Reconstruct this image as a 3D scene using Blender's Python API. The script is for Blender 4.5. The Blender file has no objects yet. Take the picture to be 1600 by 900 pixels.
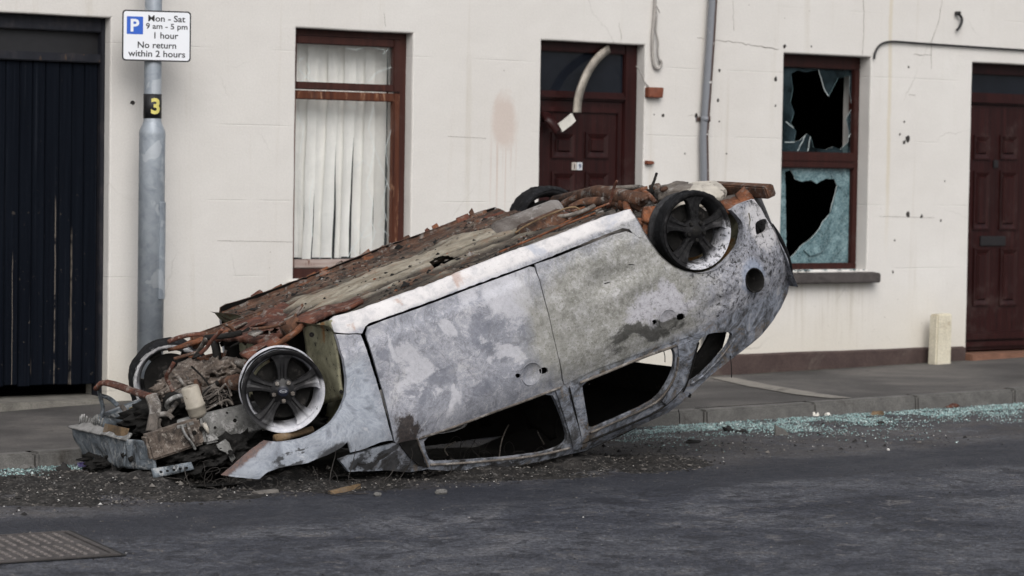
import bpy, bmesh, math, random
from mathutils import Vector, Matrix, noise
from mathutils.geometry import delaunay_2d_cdt
random.seed(7)
scn = bpy.context.scene
COL = scn.collection
R_ = math.radians

# ------------------------------------------------------------------ camera, sky, sun, exposure
CAM = Vector((-10.759658, -15.186476, 1.4383309))
AR = Vector((0.81625805, -0.57747312, 0.01573494))
AU = Vector((0.01253901, 0.04494213, 0.9989109))
AF = Vector((0.57755136, 0.81517176, -0.04392532))
FPX = 4200.0
cd = bpy.data.cameras.new('camera')
cam = bpy.data.objects.new('camera', cd)
COL.objects.link(cam)
m3 = Matrix((AR, AU, -AF)).transposed()
cam.matrix_world = Matrix.Translation(CAM) @ m3.to_4x4()
cd.sensor_width = 36.0
cd.lens = FPX / 1600 * 36
cd.clip_start = 0.1
cd.clip_end = 600
cd.dof.use_dof = True
cd.dof.focus_distance = 13.4
cd.dof.aperture_fstop = 3.6
scn.camera = cam

world = bpy.data.worlds.new('World')
scn.world = world
world.use_nodes = True
wn = world.node_tree
wn.nodes.clear()
sky = wn.nodes.new('ShaderNodeTexSky')
sky.sky_type = 'NISHITA'
sky.sun_disc = False
SUN_EL, SUN_AZ = R_(42), R_(205)
sky.sun_elevation = SUN_EL
sky.sun_rotation = SUN_AZ
sky.air_density = 1.0
sky.dust_density = 3.0
hs = wn.nodes.new('ShaderNodeHueSaturation')
hs.inputs['Saturation'].default_value = 0.36
bgn = wn.nodes.new('ShaderNodeBackground')
bgn.inputs['Strength'].default_value = 0.12
won = wn.nodes.new('ShaderNodeOutputWorld')
wn.links.new(sky.outputs[0], hs.inputs['Color'])
wn.links.new(hs.outputs[0], bgn.inputs['Color'])
wn.links.new(bgn.outputs[0], won.inputs['Surface'])

sd = bpy.data.lights.new('sun', 'SUN')
sd.energy = 1.5
sd.angle = R_(45)
sd.color = (1.0, 0.97, 0.94)
sun = bpy.data.objects.new('sun', sd)
COL.objects.link(sun)
sdir = Vector((math.sin(SUN_AZ) * math.cos(SUN_EL), math.cos(SUN_AZ) * math.cos(SUN_EL), math.sin(SUN_EL)))
sun.rotation_euler = sdir.to_track_quat('Z', 'Y').to_euler()
scn.view_settings.view_transform = 'Standard'
scn.view_settings.look = 'None'
scn.view_settings.exposure = 0.27
scn.view_settings.gamma = 1.0

# ------------------------------------------------------------------ geometry of the survey
def ray(px, py):
    return AF + AR * ((px - 800) / FPX) - AU * ((py - 450) / FPX)

def WL(px, py, Y=0.0):
    """point of the survey on the vertical plane Y"""
    d = ray(px, py)
    return CAM + d * ((Y - CAM.y) / d.y)

def lerp_pts(x, pts):
    if x <= pts[0][0]:
        return pts[0][1]
    for (a, u), (b, v) in zip(pts, pts[1:]):
        if x <= b:
            return u + (v - u) * (x - a) / (b - a)
    return pts[-1][1]

def z_road(X):
    return -0.136 + 0.0085 * (X + 0.3)
PAVE = [(-40, -.5), (-4, -.085), (-3.2, -.05), (1.9, -.042), (3.1, -.024), (4.4, 0), (5, .014), (45, .6)]
KTOP = [(-40, -.51), (2.8, -.01), (45, .48)]
KY = -2.18
def z_pave(X, Y):
    a, b = lerp_pts(X, PAVE), lerp_pts(X, KTOP)
    t = min(1, max(0, Y / KY))
    return a + (b - a) * t
def z_ground(X, Y):
    return z_pave(X, Y) if Y > KY else z_road(X)
def GR(px, py):
    """point of the survey on the road"""
    d = ray(px, py)
    t = (-.14 - CAM.z) / d.z
    for _ in range(6):
        p = CAM + d * t
        t += (z_road(p.x) - p.z) / d.z
    return CAM + d * t

# car frame: x rearward from the front axle, y to the (visible) right side, z up in the car; the car lies on its roof
CP = Vector((-3.9775935, -2.8552968, 0.6305443))
def car_rot(yaw, pit, rol):
    B = Matrix(((1, 0, 0), (0, -1, 0), (0, 0, -1)))
    cy, sy = math.cos(yaw), math.sin(yaw)
    cp, sp = math.cos(pit), math.sin(pit)
    cr, sr = math.cos(rol), math.sin(rol)
    return Matrix(((cy, -sy, 0), (sy, cy, 0), (0, 0, 1))) @ Matrix(((cp, 0, -sp), (0, 1, 0), (sp, 0, cp))) @ Matrix(((1, 0, 0), (0, cr, -sr), (0, sr, cr))) @ B
CR = car_rot(-0.14908567, 0.34186171, -0.01337739)
CRi = CR.transposed()
CO = CRi @ (CAM - CP)
def lray(px, py):
    return CRi @ ray(px, py)
def LY(px, py, y):
    d = lray(px, py)
    return CO + d * ((y - CO.y) / d.y)
def LX(px, py, x):
    d = lray(px, py)
    return CO + d * ((x - CO.x) / d.x)
def LZ(px, py, z):
    d = lray(px, py)
    return CO + d * ((z - CO.z) / d.z)

ZPROF = [(-.1, .62), (.03, .72), (.09, .79), (.14, .822), (.19, .838), (.255, .848), (.275, .866), (.5, .872), (.68, .868), (.735, .86), (.80, .835), (.84, .812), (.92, .775), (1.05, .71), (1.2, .625), (1.27, .575), (1.33, .50)]
def ys(x, z):
    y = lerp_pts(z, ZPROF)
    if x < 0.1:
        y -= .10 * ((.1 - x) / .6) ** 2
    if x > 2.4:
        y -= .17 * ((x - 2.4) / .65) ** 2
    return y
def S(px, py, off=0.0):
    y = .8
    for _ in range(14):
        p = LY(px, py, y)
        y = ys(p.x, p.z) + off
    return LY(px, py, y)
def crush(v, clear=0.004):
    w = CR @ v + CP
    g = z_ground(w.x, w.y) + clear
    if w.z < g:
        w.z = g + .006 * noise.noise(w * 9)
        return CRi @ (w - CP)
    return v

# ------------------------------------------------------------------ object helpers
def props(o, label=None, cat=None, group=None, kind=None):
    if label: o['label'] = label
    if cat: o['category'] = cat
    if group: o['group'] = group
    if kind: o['kind'] = kind
    return o
def thing(name, label, cat, loc=(0, 0, 0), group=None):
    o = bpy.data.objects.new(name, None)
    o.empty_display_size = .2
    COL.objects.link(o)
    o.location = loc
    return props(o, label, cat, group)
def link(name, me, mats, parent=None, smooth=False, world=True):
    o = bpy.data.objects.new(name, me)
    if not isinstance(mats, (list, tuple)):
        mats = [mats]
    for m in mats:
        me.materials.append(m)
    COL.objects.link(o)
    if parent:
        o.parent = parent
        if world:                       # vertices were given in world space
            off = Vector((0, 0, 0))
            q = parent
            while q:
                off += Vector(q.location)
                q = q.parent
            o.location = -off
    if smooth:
        for p in me.polygons:
            p.use_smooth = True
    return o

class MB:
    """collects shapes into one mesh"""
    def __init__(s):
        s.v, s.f, s.m, s.sm = [], [], [], []
        s.mi = 0
        s.smooth = False
    def vert(s, p):
        s.v.append(tuple(p)); return len(s.v) - 1
    def face(s, ids):
        s.f.append(tuple(ids)); s.m.append(s.mi); s.sm.append(s.smooth)
    def poly(s, pts):
        s.face([s.vert(p) for p in pts])
    def box(s, a, b, bev=0):
        (x0, y0, z0), (x1, y1, z1) = a, b
        if x0 > x1: x0, x1 = x1, x0
        if y0 > y1: y0, y1 = y1, y0
        if z0 > z1: z0, z1 = z1, z0
        s.hexa([(x0, y0, z0), (x1, y0, z0), (x1, y1, z0), (x0, y1, z0), (x0, y0, z1), (x1, y0, z1), (x1, y1, z1), (x0, y1, z1)], bev)
    def hexa(s, p, bev=0):
        if bev > 0:
            bm = bmesh.new()
            vs = [bm.verts.new(q) for q in p]
            for q in ((0, 3, 2, 1), (4, 5, 6, 7), (0, 1, 5, 4), (1, 2, 6, 5), (2, 3, 7, 6), (3, 0, 4, 7)):
                bm.faces.new([vs[i] for i in q])
            bmesh.ops.bevel(bm, geom=list(bm.edges), offset=bev, segments=2, affect='EDGES', clamp_overlap=True)
            s.add_bm(bm)
            return
        i = [s.vert(q) for q in p]
        for q in ((0, 3, 2, 1), (4, 5, 6, 7), (0, 1, 5, 4), (1, 2, 6, 5), (2, 3, 7, 6), (3, 0, 4, 7)):
            s.face([i[k] for k in q])
    def add_bm(s, bm):
        bm.verts.index_update()
        b = len(s.v)
        for v in bm.verts: s.v.append(tuple(v.co))
        for f in bm.faces: s.face([b + v.index for v in f.verts])
        bm.free()
    def tube(s, pts, r, n=8, caps=True, flat=1.0):
        pts = [Vector(p) for p in pts]
        rs = r if isinstance(r, (list, tuple)) else [r] * len(pts)
        t0 = (pts[1] - pts[0]).normalized()
        up = Vector((0, 0, 1)) if abs(t0.z) < .9 else Vector((1, 0, 0))
        a = t0.cross(up).normalized()
        rings = []
        for i, p in enumerate(pts):
            t = (pts[min(i + 1, len(pts) - 1)] - pts[max(i - 1, 0)]).normalized()
            a = (a - t * a.dot(t)).normalized()
            b = t.cross(a)
            rings.append([s.vert(p + (a * math.cos(2 * math.pi * k / n) + b * flat * math.sin(2 * math.pi * k / n)) * rs[i]) for k in range(n)])
        sm = s.smooth; s.smooth = True
        for u, w in zip(rings, rings[1:]):
            for k in range(n):
                s.face([u[k], u[(k + 1) % n], w[(k + 1) % n], w[k]])
        s.smooth = sm
        if caps:
            s.face(rings[0][::-1]); s.face(rings[-1])
    def lathe(s, o, axis, prof, n=32, xdir=None):
        """prof: (r, h) along axis from o"""
        axis = Vector(axis).normalized()
        a = Vector(xdir) if xdir else axis.orthogonal()
        a = (a - axis * a.dot(axis)).normalized()
        b = axis.cross(a)
        o = Vector(o)
        rings = [[s.vert(o + axis * h + (a * math.cos(2 * math.pi * k / n) + b * math.sin(2 * math.pi * k / n)) * r) for k in range(n)] for r, h in prof]
        for u, w in zip(rings, rings[1:]):
            for k in range(n):
                s.face([u[k], u[(k + 1) % n], w[(k + 1) % n], w[k]])
        return rings
    def ribbon(s, pts, w, nrm, th=.002):
        """flat strip along pts in the plane with normal nrm, thickness th"""
        nrm = Vector(nrm)
        pts = [Vector(p) for p in pts]
        ws = w if isinstance(w, (list, tuple)) else [w] * len(pts)
        q = []
        for i, p in enumerate(pts):
            t = (pts[min(i + 1, len(pts) - 1)] - pts[max(i - 1, 0)]).normalized()
            d = t.cross(nrm).normalized() * ws[i] * .5
            q.append([s.vert(p + d), s.vert(p - d), s.vert(p - d - nrm * th), s.vert(p + d - nrm * th)])
        for u, w2 in zip(q, q[1:]):
            for k in range(4):
                s.face([u[k], u[(k + 1) % 4], w2[(k + 1) % 4], w2[k]])
        s.face(q[0][::-1]); s.face(q[-1])
    def mesh(s, name):
        me = bpy.data.meshes.new(name)
        me.from_pydata(s.v, [], s.f)
        me.polygons.foreach_set('material_index', s.m)
        me.polygons.foreach_set('use_smooth', s.sm)
        bm = bmesh.new(); bm.from_mesh(me)
        bmesh.ops.recalc_face_normals(bm, faces=bm.faces)
        bm.to_mesh(me); bm.free()
        me.update()
        return me
    def build(s, name, mats, parent=None, world=True):
        return link(name, s.mesh(name), mats, parent, world=world)

def inside(p, poly):
    x, y = p
    c = False
    n = len(poly)
    j = n - 1
    for i in range(n):
        xi, yi = poly[i]; xj, yj = poly[j]
        if (yi > y) != (yj > y) and x < (xj - xi) * (y - yi) / (yj - yi) + xi:
            c = not c
        j = i
    return c
def densify(poly, step, jag=0.0, seed=0, closed=True):
    out = []
    n = len(poly)
    for i in range(n if closed else n - 1):
        a = Vector(poly[i]); b = Vector(poly[(i + 1) % n])
        k = max(1, int((b - a).length / step))
        for j in range(k):
            p = a.lerp(b, j / k)
            if jag and j:
                p += Vector((noise.noise(Vector((p.x * 37, p.y * 37, seed))), noise.noise(Vector((p.x * 37, p.y * 37, seed + 9))))) * jag
            out.append(p)
    return out
def smooth_poly(pts, it=1):
    for _ in range(it):
        q = []
        for i in range(len(pts)):
            a = Vector(pts[i]); b = Vector(pts[(i + 1) % len(pts)])
            q += [a.lerp(b, .25), a.lerp(b, .75)]
        pts = q
    return pts
def cdt(outline, holes, step):
    """triangles of a polygon with holes, with inner points on a jittered grid"""
    loops = [outline] + list(holes)
    vs, es = [], []
    for lp in loops:
        b = len(vs)
        vs += [Vector(p) for p in lp]
        es += [(b + i, b + (i + 1) % len(lp)) for i in range(len(lp))]
    xs = [p[0] for p in outline]; zs = [p[1] for p in outline]
    rnd = random.Random(3)
    tl = [[(p[0], p[1]) for p in lp] for lp in loops]
    if step:
        x = min(xs)
        row = 0
        while x < max(xs):
            z = min(zs) + (row % 2) * step * .5
            while z < max(zs):
                p = (x + rnd.uniform(-.12, .12) * step, z + rnd.uniform(-.12, .12) * step)
                if inside(p, tl[0]) and not any(inside(p, h) for h in tl[1:]):
                    vs.append(Vector(p))
                z += step
            x += step * .87
            row += 1
    V, E, F, _, _, _ = delaunay_2d_cdt(vs, es, [], 0, 1e-5)
    out = []
    for f in F:
        c = sum((V[i] for i in f), Vector((0, 0))) / len(f)
        c = (c.x, c.y)
        if inside(c, tl[0]) and not any(inside(c, h) for h in tl[1:]):
            out.append(tuple(f))
    return V, out
def sheet(mb, V, F, fn, fnb, mi_back=None):
    """front and back sheet plus rim from a flat triangulation"""
    sm = mb.smooth
    mb.smooth = True
    a = [mb.vert(fn(p)) for p in V]
    b = [mb.vert(fnb(p)) for p in V]
    mi = mb.mi
    cnt = {}
    for f in F:
        mb.face(f and [a[i] for i in f])
        for i in range(len(f)):
            e = (f[i], f[(i + 1) % len(f)])
            cnt[tuple(sorted(e))] = cnt.get(tuple(sorted(e)), []) + [e]
    if mi_back is not None: mb.mi = mi_back
    for f in F:
        mb.face([b[i] for i in f][::-1])
    mb.mi = mi
    mb.smooth = False
    for k, e in cnt.items():
        if len(e) == 1:
            i, j = e[0]
            mb.face([mb.vert(fn(V[j])), mb.vert(fn(V[i])), mb.vert(fnb(V[i])), mb.vert(fnb(V[j]))])
    mb.smooth = sm

# ------------------------------------------------------------------ material helpers
class NT:
    def __init__(s, name):
        s.mat = bpy.data.materials.new(name)
        s.mat.use_nodes = True
        s.nt = s.mat.node_tree
        s.bsdf = s.nt.nodes['Principled BSDF']
        s.out = s.nt.nodes['Material Output']
        s.tc = s.nt.nodes.new('ShaderNodeTexCoord')
        s.P = s.tc.outputs['Object']
    def node(s, t, **k):
        n = s.nt.nodes.new(t)
        for a, b in k.items(): setattr(n, a, b)
        return n
    def set(s, sock, v):
        if isinstance(v, bpy.types.NodeSocket):
            s.nt.links.new(v, sock)
        elif isinstance(v, (tuple, list)) and len(v) == 3 and sock.type == 'RGBA':
            sock.default_value = (*v, 1)
        else:
            sock.default_value = v
    def scale(s, v, sc):
        n = s.node('ShaderNodeVectorMath', operation='MULTIPLY')
        s.set(n.inputs[0], v); n.inputs[1].default_value = sc
        return n.outputs[0]
    def noise(s, sc, det=5, rough=.55, dist=0, vec=None, col=False):
        n = s.node('ShaderNodeTexNoise')
        s.set(n.inputs['Vector'], vec if vec is not None else s.P)
        n.inputs['Scale'].default_value = sc
        n.inputs['Detail'].default_value = det
        n.inputs['Roughness'].default_value = rough
        n.inputs['Distortion'].default_value = dist
        return n.outputs['Color' if col else 'Fac']
    def voro(s, sc, feat='F1', out='Distance', vec=None, rnd=1.0):
        n = s.node('ShaderNodeTexVoronoi', feature=feat)
        s.set(n.inputs['Vector'], vec if vec is not None else s.P)
        n.inputs['Scale'].default_value = sc
        n.inputs['Randomness'].default_value = rnd
        return n.outputs[out]
    def wave(s, sc, dist=0, det=2, axis='X', dsc=1, vec=None, prof='SIN'):
        n = s.node('ShaderNodeTexWave', bands_direction=axis, wave_profile=prof)
        s.set(n.inputs['Vector'], vec if vec is not None else s.P)
        n.inputs['Scale'].default_value = sc
        n.inputs['Distortion'].default_value = dist
        n.inputs['Detail'].default_value = det
        n.inputs['Detail Scale'].default_value = dsc
        return n.outputs['Fac']
    def m(s, op, a, b=0.0, c=None, clamp=False):
        n = s.node('ShaderNodeMath', operation=op, use_clamp=clamp)
        s.set(n.inputs[0], a); s.set(n.inputs[1], b)
        if c is not None: s.set(n.inputs[2], c)
        return n.outputs[0]
    def rng(s, v, a, b, c=0.0, d=1.0):
        n = s.node('ShaderNodeMapRange', interpolation_type='SMOOTHSTEP')
        s.set(n.inputs[0], v)
        n.inputs[1].default_value = a; n.inputs[2].default_value = b
        n.inputs[3].default_value = c; n.inputs[4].default_value = d
        return n.outputs[0]
    def ramp(s, v, stops):
        n = s.node('ShaderNodeValToRGB')
        e = n.color_ramp.elements
        while len(e) < len(stops): e.new(.5)
        for q, (p, c) in zip(e, stops):
            q.position = p; q.color = (*c, 1)
        s.set(n.inputs[0], v)
        return n.outputs[0]
    def mix(s, f, a, b, mode='MIX'):
        n = s.node('ShaderNodeMix', data_type='RGBA', blend_type=mode)
        s.set(n.inputs[0], f); s.set(n.inputs[6], a); s.set(n.inputs[7], b)
        return n.outputs[2]
    def sep(s, v=None):
        n = s.node('ShaderNodeSeparateXYZ')
        s.set(n.inputs[0], v if v is not None else s.P)
        return n.outputs
    def blob(s, c, r, soft=1.0):
        """1 at c falling to 0 at the ellipsoid of radii r"""
        n = s.node('ShaderNodeVectorMath', operation='SUBTRACT')
        s.set(n.inputs[0], s.P); n.inputs[1].default_value = c
        d = s.node('ShaderNodeVectorMath', operation='DIVIDE')
        s.set(d.inputs[0], n.outputs[0]); d.inputs[1].default_value = r
        l = s.node('ShaderNodeVectorMath', operation='LENGTH')
        s.set(l.inputs[0], d.outputs[0])
        return s.rng(l.outputs['Value'], 0, soft, 1, 0)
    def eaten(s, mask, nz, k=7.0, off=.9):
        """mask with its border eaten by noise"""
        return s.m('MULTIPLY', s.m('SUBTRACT', s.m('ADD', mask, nz), off), k, clamp=True)
    def bump(s, h, st=.3, d=.01):
        n = s.node('ShaderNodeBump')
        n.inputs['Strength'].default_value = st; n.inputs['Distance'].default_value = d
        s.set(n.inputs['Height'], h)
        s.set(s.bsdf.inputs['Normal'], n.outputs[0])
    def fin(s, col, rough=.7, metal=0.0, spec=.4):
        s.set(s.bsdf.inputs['Base Color'], col)
        s.set(s.bsdf.inputs['Roughness'], rough)
        s.set(s.bsdf.inputs['Metallic'], metal)
        s.bsdf.inputs['Specular IOR Level'].default_value = spec
        return s.mat

def mat_asphalt():
    n = NT('asphalt')
    st = n.scale(n.P, (.95, 1.05, 1))
    big = n.noise(1.3, 8, .66, .8, vec=st)
    mid = n.noise(6, 8, .72, .6, vec=st)
    fine = n.noise(75, 5, .8)
    grain = n.voro(95)
    col = n.ramp(big, [(.34, (.020, .022, .031)), (.47, (.042, .045, .057)), (.58, (.072, .075, .087)), (.70, (.125, .124, .132))])
    col = n.mix(n.m('MULTIPLY', n.rng(mid, .52, .60), .85), col, (.016, .017, .023))
    col = n.mix(n.m('MULTIPLY', n.rng(mid, .44, .36), .8), col, (.110, .105, .106))
    crs = n.noise(30, 6, .8, .4)
    col = n.mix(1.0, col, n.ramp(crs, [(.36, (.45, .45, .47)), (.5, (1, 1, 1)), (.62, (1.6, 1.58, 1.55))]), 'MULTIPLY')
    col = n.mix(1.0, col, n.ramp(fine, [(.34, (.45, .45, .45)), (.5, (1, 1, 1)), (.66, (1.8, 1.8, 1.8))]), 'MULTIPLY')
    ck = n.rng(n.voro(1.7, 'DISTANCE_TO_EDGE', vec=n.mix(.2, n.P, n.noise(5, 7, .7, col=True))), .010, .002)
    col = n.mix(n.m('MULTIPLY', n.m('MULTIPLY', ck, n.rng(n.noise(1.2, 3), .5, .6)), .7), col, (.010, .010, .012))
    x, y, z = n.sep()
    e = n.m('ADD', y, n.m('MULTIPLY', n.m('SUBTRACT', n.noise(1.6, 7, .68, .4), .5), 1.1))
    tan = n.m('MULTIPLY', n.rng(e, -4.2, -3.75), n.rng(n.noise(6, 8, .75), .32, .58))
    col = n.mix(n.m('MULTIPLY', tan, .55), col, n.ramp(n.noise(34, 8, .8), [(.3, (.02, .018, .017)), (.5, (.064, .056, .052)), (.7, (.14, .126, .116))]))
    burn = n.blob((-2.9, -3.25, -.15), (2.9, 1.35, 1), 1)
    bm = n.eaten(burn, n.noise(3.5, 8, .72), 2.6, .84)
    col = n.mix(n.m('MULTIPLY', bm, .78), col, n.ramp(n.noise(45, 7, .8), [(.3, (.005, .005, .005)), (.52, (.02, .018, .017)), (.68, (.10, .093, .088))]))
    tar = n.m('MULTIPLY', n.rng(e, -5.0, -4.6), n.rng(e, -3.8, -4.15))
    col = n.mix(n.m('MULTIPLY', tar, .75), col, n.mix(1.0, (.021, .023, .031), n.ramp(fine, [(.32, (.55,) * 3), (.68, (1.5,) * 3)]), 'MULTIPLY'))
    n.bump(n.m('ADD', n.m('MULTIPLY', fine, .8), n.m('MULTIPLY', grain, .5)), .7, .012)
    return n.fin(col, n.rng(mid, .3, .7, .9, .62), spec=.3)

def mat_pave():
    n = NT('pavement_tarmac')
    big = n.noise(.9, 6, .6, .5)
    fine = n.noise(120, 3, .7)
    col = n.ramp(big, [(.34, (.038, .036, .035)), (.5, (.072, .068, .066)), (.66, (.125, .116, .108))])
    col = n.mix(n.rng(n.noise(9, 7, .7), .56, .7), col, (.05, .048, .046))
    col = n.mix(1, col, n.ramp(fine, [(.3, (.65,) * 3), (.5, (1,) * 3), (.74, (1.45,) * 3)]), 'MULTIPLY')
    x, y, z = n.sep()
    moss = n.m('MULTIPLY', n.rng(y, -.16, -.01), n.rng(n.noise(14, 6, .7), .42, .6))
    col = n.mix(n.m('MULTIPLY', moss, .8), col, (.035, .04, .018))
    n.bump(fine, .5, .006)
    return n.fin(col, .85, spec=.3)

def mat_concrete(name, a, b, stain=(.05, .045, .04), sc=6):
    n = NT(name)
    col = n.ramp(n.noise(sc, 8, .65, .4), [(.3, a), (.7, b)])
    col = n.mix(n.rng(n.noise(3, 8, .75, .7), .55, .72), col, stain)
    col = n.mix(1, col, n.ramp(n.noise(150, 2, .6), [(.3, (.75,) * 3), (.7, (1.25,) * 3)]), 'MULTIPLY')
    n.bump(n.noise(60, 6, .7), .4, .006)
    return n.fin(col, .85, spec=.3)

def mat_render_wall():
    n = NT('painted_render')
    x, y, z = n.sep()
    big = n.noise(.8, 5, .55)
    col = n.ramp(big, [(.3, (.604, .581, .551)), (.7, (.662, .645, .618))])
    col = n.mix(n.m('MULTIPLY', n.noise(6, 7, .6), .25), col, (.52, .50, .47))
    # warmer, dirtier foot of the wall
    foot = n.rng(n.m('ADD', z, n.m('MULTIPLY', n.noise(2.5, 6, .6), .5)), .15, 1.0, 1, 0)
    col = n.mix(n.m('MULTIPLY', foot, .65), col, (.565, .525, .445))
    sp = n.m('MULTIPLY', n.rng(n.noise(26, 8, .75), .60, .68), n.rng(z, .9, .1, .12, .9))
    col = n.mix(n.m('MULTIPLY', sp, .6), col, (.22, .19, .15))
    pits = n.rng(n.voro(5.5), .035, .015)
    col = n.mix(n.m('MULTIPLY', pits, .55), col, (.12, .10, .085))
    # vertical run stains
    run = n.noise(1, 6, .65, .2, vec=n.scale(n.P, (7, 1, .35)))
    col = n.mix(n.m('MULTIPLY', n.rng(run, .55, .75), .45), col, (.46, .42, .35))
    ss = n.m('MULTIPLY', n.blob((2.95, 0, .52), (.62, 1, .5)), n.rng(n.noise(1, 6, .7, .2, vec=n.scale(n.P, (15, 1, .6))), .45, .65))
    ss = n.m('MULTIPLY', ss, n.rng(z, .63, .60))
    col = n.mix(n.m('MULTIPLY', ss, .6), col, (.38, .34, .28))
    # brownish splash with drips between the window and the numbered door
    d0 = n.blob((-.09, 0, 1.76), (.21, 1, .40))
    nz = n.noise(5.5, 9, .72, .8)
    spl = n.eaten(d0, nz, 3.2, .86)
    dr = n.noise(1, 3, .5, vec=n.scale(n.P, (38, 1, .8)))
    dm = n.m('MULTIPLY', n.m('MULTIPLY', n.rng(dr, .53, .62), n.blob((-.08, 0, 1.45), (.2, 1, .52))), 1.1, clamp=True)
    s_all = n.m('MAXIMUM', n.m('MULTIPLY', spl, .75), n.m('MULTIPLY', dm, .9))
    col = n.mix(n.m('MULTIPLY', s_all, .58), col, (.47, .345, .285))
    # yellow drip line below the cable
    yl = n.m('MULTIPLY', n.rng(n.m('ABSOLUTE', n.m('SUBTRACT', n.m('ADD', x, n.m('MULTIPLY', n.noise(3), .05)), 3.54)), .03, .005), n.rng(z, .7, 1.6))
    col = n.mix(n.m('MULTIPLY', yl, .4), col, (.5, .42, .26))
    # horizontal coursing scored faintly in the render
    zz = n.m('ABSOLUTE', n.m('SUBTRACT', n.m('FRACT', n.m('MULTIPLY', n.m('ADD', z, n.m('MULTIPLY', n.noise(1.4), .012)), 2.05)), .5))
    ln = n.m('MULTIPLY', n.rng(zz, .012, .004), n.rng(n.noise(1.7, 3), .45, .6))
    col = n.mix(n.m('MULTIPLY', ln, .13), col, (.40, .38, .35))
    hair = n.m('MULTIPLY', n.rng(n.voro(1.1, 'DISTANCE_TO_EDGE', vec=n.mix(.12, n.P, n.noise(4, 6, .6, col=True))), .006, .001), n.rng(n.noise(.8, 3), .52, .62))
    col = n.mix(n.m('MULTIPLY', hair, .35), col, (.25, .23, .2))
    col = n.mix(1, col, n.ramp(n.noise(85, 5, .75), [(.3, (.93,) * 3), (.7, (1.06,) * 3)]), 'MULTIPLY')
    h = n.m('ADD', n.m('MULTIPLY', n.noise(3, 4, .5), 1.6), n.m('MULTIPLY', n.noise(60, 6, .65), .16))
    h = n.m('SUBTRACT', h, n.m('MULTIPLY', ln, .25))
    n.bump(h, .35, .02)
    return n.fin(col, .8, spec=.3)

def mat_wood(name, dark, light, worn=None, wornamt=.0, gloss=.45, grain=(28, 28, 1.2), groove=0):
    n = NT(name)
    g = n.noise(1, 7, .65, .3, vec=n.scale(n.P, grain))
    col = n.ramp(g, [(.3, dark), (.7, light)])
    h = g
    if groove:
        x, y, z = n.sep()
        fr = n.m('ABSOLUTE', n.m('SUBTRACT', n.m('FRACT', n.m('MULTIPLY', x, groove)), .5))
        gl = n.rng(fr, .06, .015)
        col = n.mix(n.m('MULTIPLY', gl, .6), col, tuple(c * .35 for c in dark))
        h = n.m('SUBTRACT', h, n.m('MULTIPLY', gl, 1.2))
    if worn:
        w = n.noise(1, 8, .7, .5, vec=n.scale(n.P, (16, 16, 3.0)))
        col = n.mix(n.rng(w, .72 - wornamt, .80 - wornamt), col, worn)
    dust = n.noise(4, 7, .7)
    col = n.mix(n.m('MULTIPLY', n.rng(dust, .52, .8), .2), col, (.16, .13, .12))
    n.bump(h, .3, .004)
    return n.fin(col, gloss, spec=.22)

def mat_black_boards():
    n = NT('black_painted_boards')
    x, y, z = n.sep()
    g = n.noise(1, 7, .65, .3, vec=n.scale(n.P, (40, 40, 1.0)))
    col = n.ramp(g, [(.3, (.0015, .0024, .005)), (.72, (.0050, .0070, .0115))])
    sc = n.rng(n.noise(1, 8, .75, .2, vec=n.scale(n.P, (60, 60, 1.6))), .655, .70)
    low = n.rng(z, 1.7, .1, .12, 1)
    col = n.mix(n.m('MULTIPLY', n.m('MULTIPLY', sc, low), .85), col, (.10, .085, .07))
    str_ = n.rng(n.noise(1, 6, .7, vec=n.scale(n.P, (55, 55, .7))), .57, .70)
    col = n.mix(n.m('MULTIPLY', str_, .4), col, (.022, .026, .034))
    chip = n.rng(n.noise(28, 6, .7), .64, .69)
    col = n.mix(n.m('MULTIPLY', chip, n.m('MULTIPLY', low, .7)), col, (.13, .11, .09))
    n.bump(g, .5, .004)
    for px, w, za, zb in ((86, .005, .05, 1.25), (112, .006, .1, 1.05), (109, .003, .0, .5), (20, .003, .3, .9)):
        xx_ = WL(px, 400, .10).x
        l = n.rng(n.m('ABSOLUTE', n.m('SUBTRACT', n.m('ADD', x, n.m('MULTIPLY', n.noise(4, 3), .012)), xx_ + .006)), w, w * .4)
        l = n.m('MULTIPLY', n.m('MULTIPLY', l, n.rng(z, zb, zb - .1)), n.rng(n.noise(1, 6, .7, vec=n.scale(n.P, (5, 5, 5))), .38, .5))
        col = n.mix(n.m('MULTIPLY', l, .8), col, (.15, .13, .11))
    return n.fin(col, .65, spec=.06)

def mat_plain(name, col, rough=.6, metal=0, var=.18, sc=14, bump=.2, spec=.4, spots=None):
    n = NT(name)
    a = tuple(c * (1 - var) for c in col); b = tuple(min(1, c * (1 + var)) for c in col)
    c = n.ramp(n.noise(sc, 7, .65, .3), [(.3, a), (.7, b)])
    if spots:
        c = n.mix(n.rng(n.noise(sc * 2.1, 7, .7), .56, .66), c, spots)
    if bump: n.bump(n.noise(sc * 5, 5, .65), bump, .004)
    return n.fin(c, rough, metal, spec)

def mat_galv():
    n = NT('galvanised_steel')
    v = n.voro(28, out='Color')
    c = n.ramp(n.noise(9, 6, .6, 1.0), [(.35, (.22, .25, .285)), (.6, (.31, .345, .385))])
    c = n.mix(n.m('MULTIPLY', n.rng(n.noise(7, 3, .4, .5), .60, .63), .55), c, (.50, .53, .56))
    c = n.mix(n.rng(n.sep(v)[0], .2, .9, 0, .22), c, (.40, .43, .46))
    run = n.noise(1, 6, .6, vec=n.scale(n.P, (16, 16, .5)))
    c = n.mix(n.m('MULTIPLY', n.rng(run, .55, .75), .35), c, (.18, .2, .23))
    return n.fin(c, .5, .25, .5)

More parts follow.
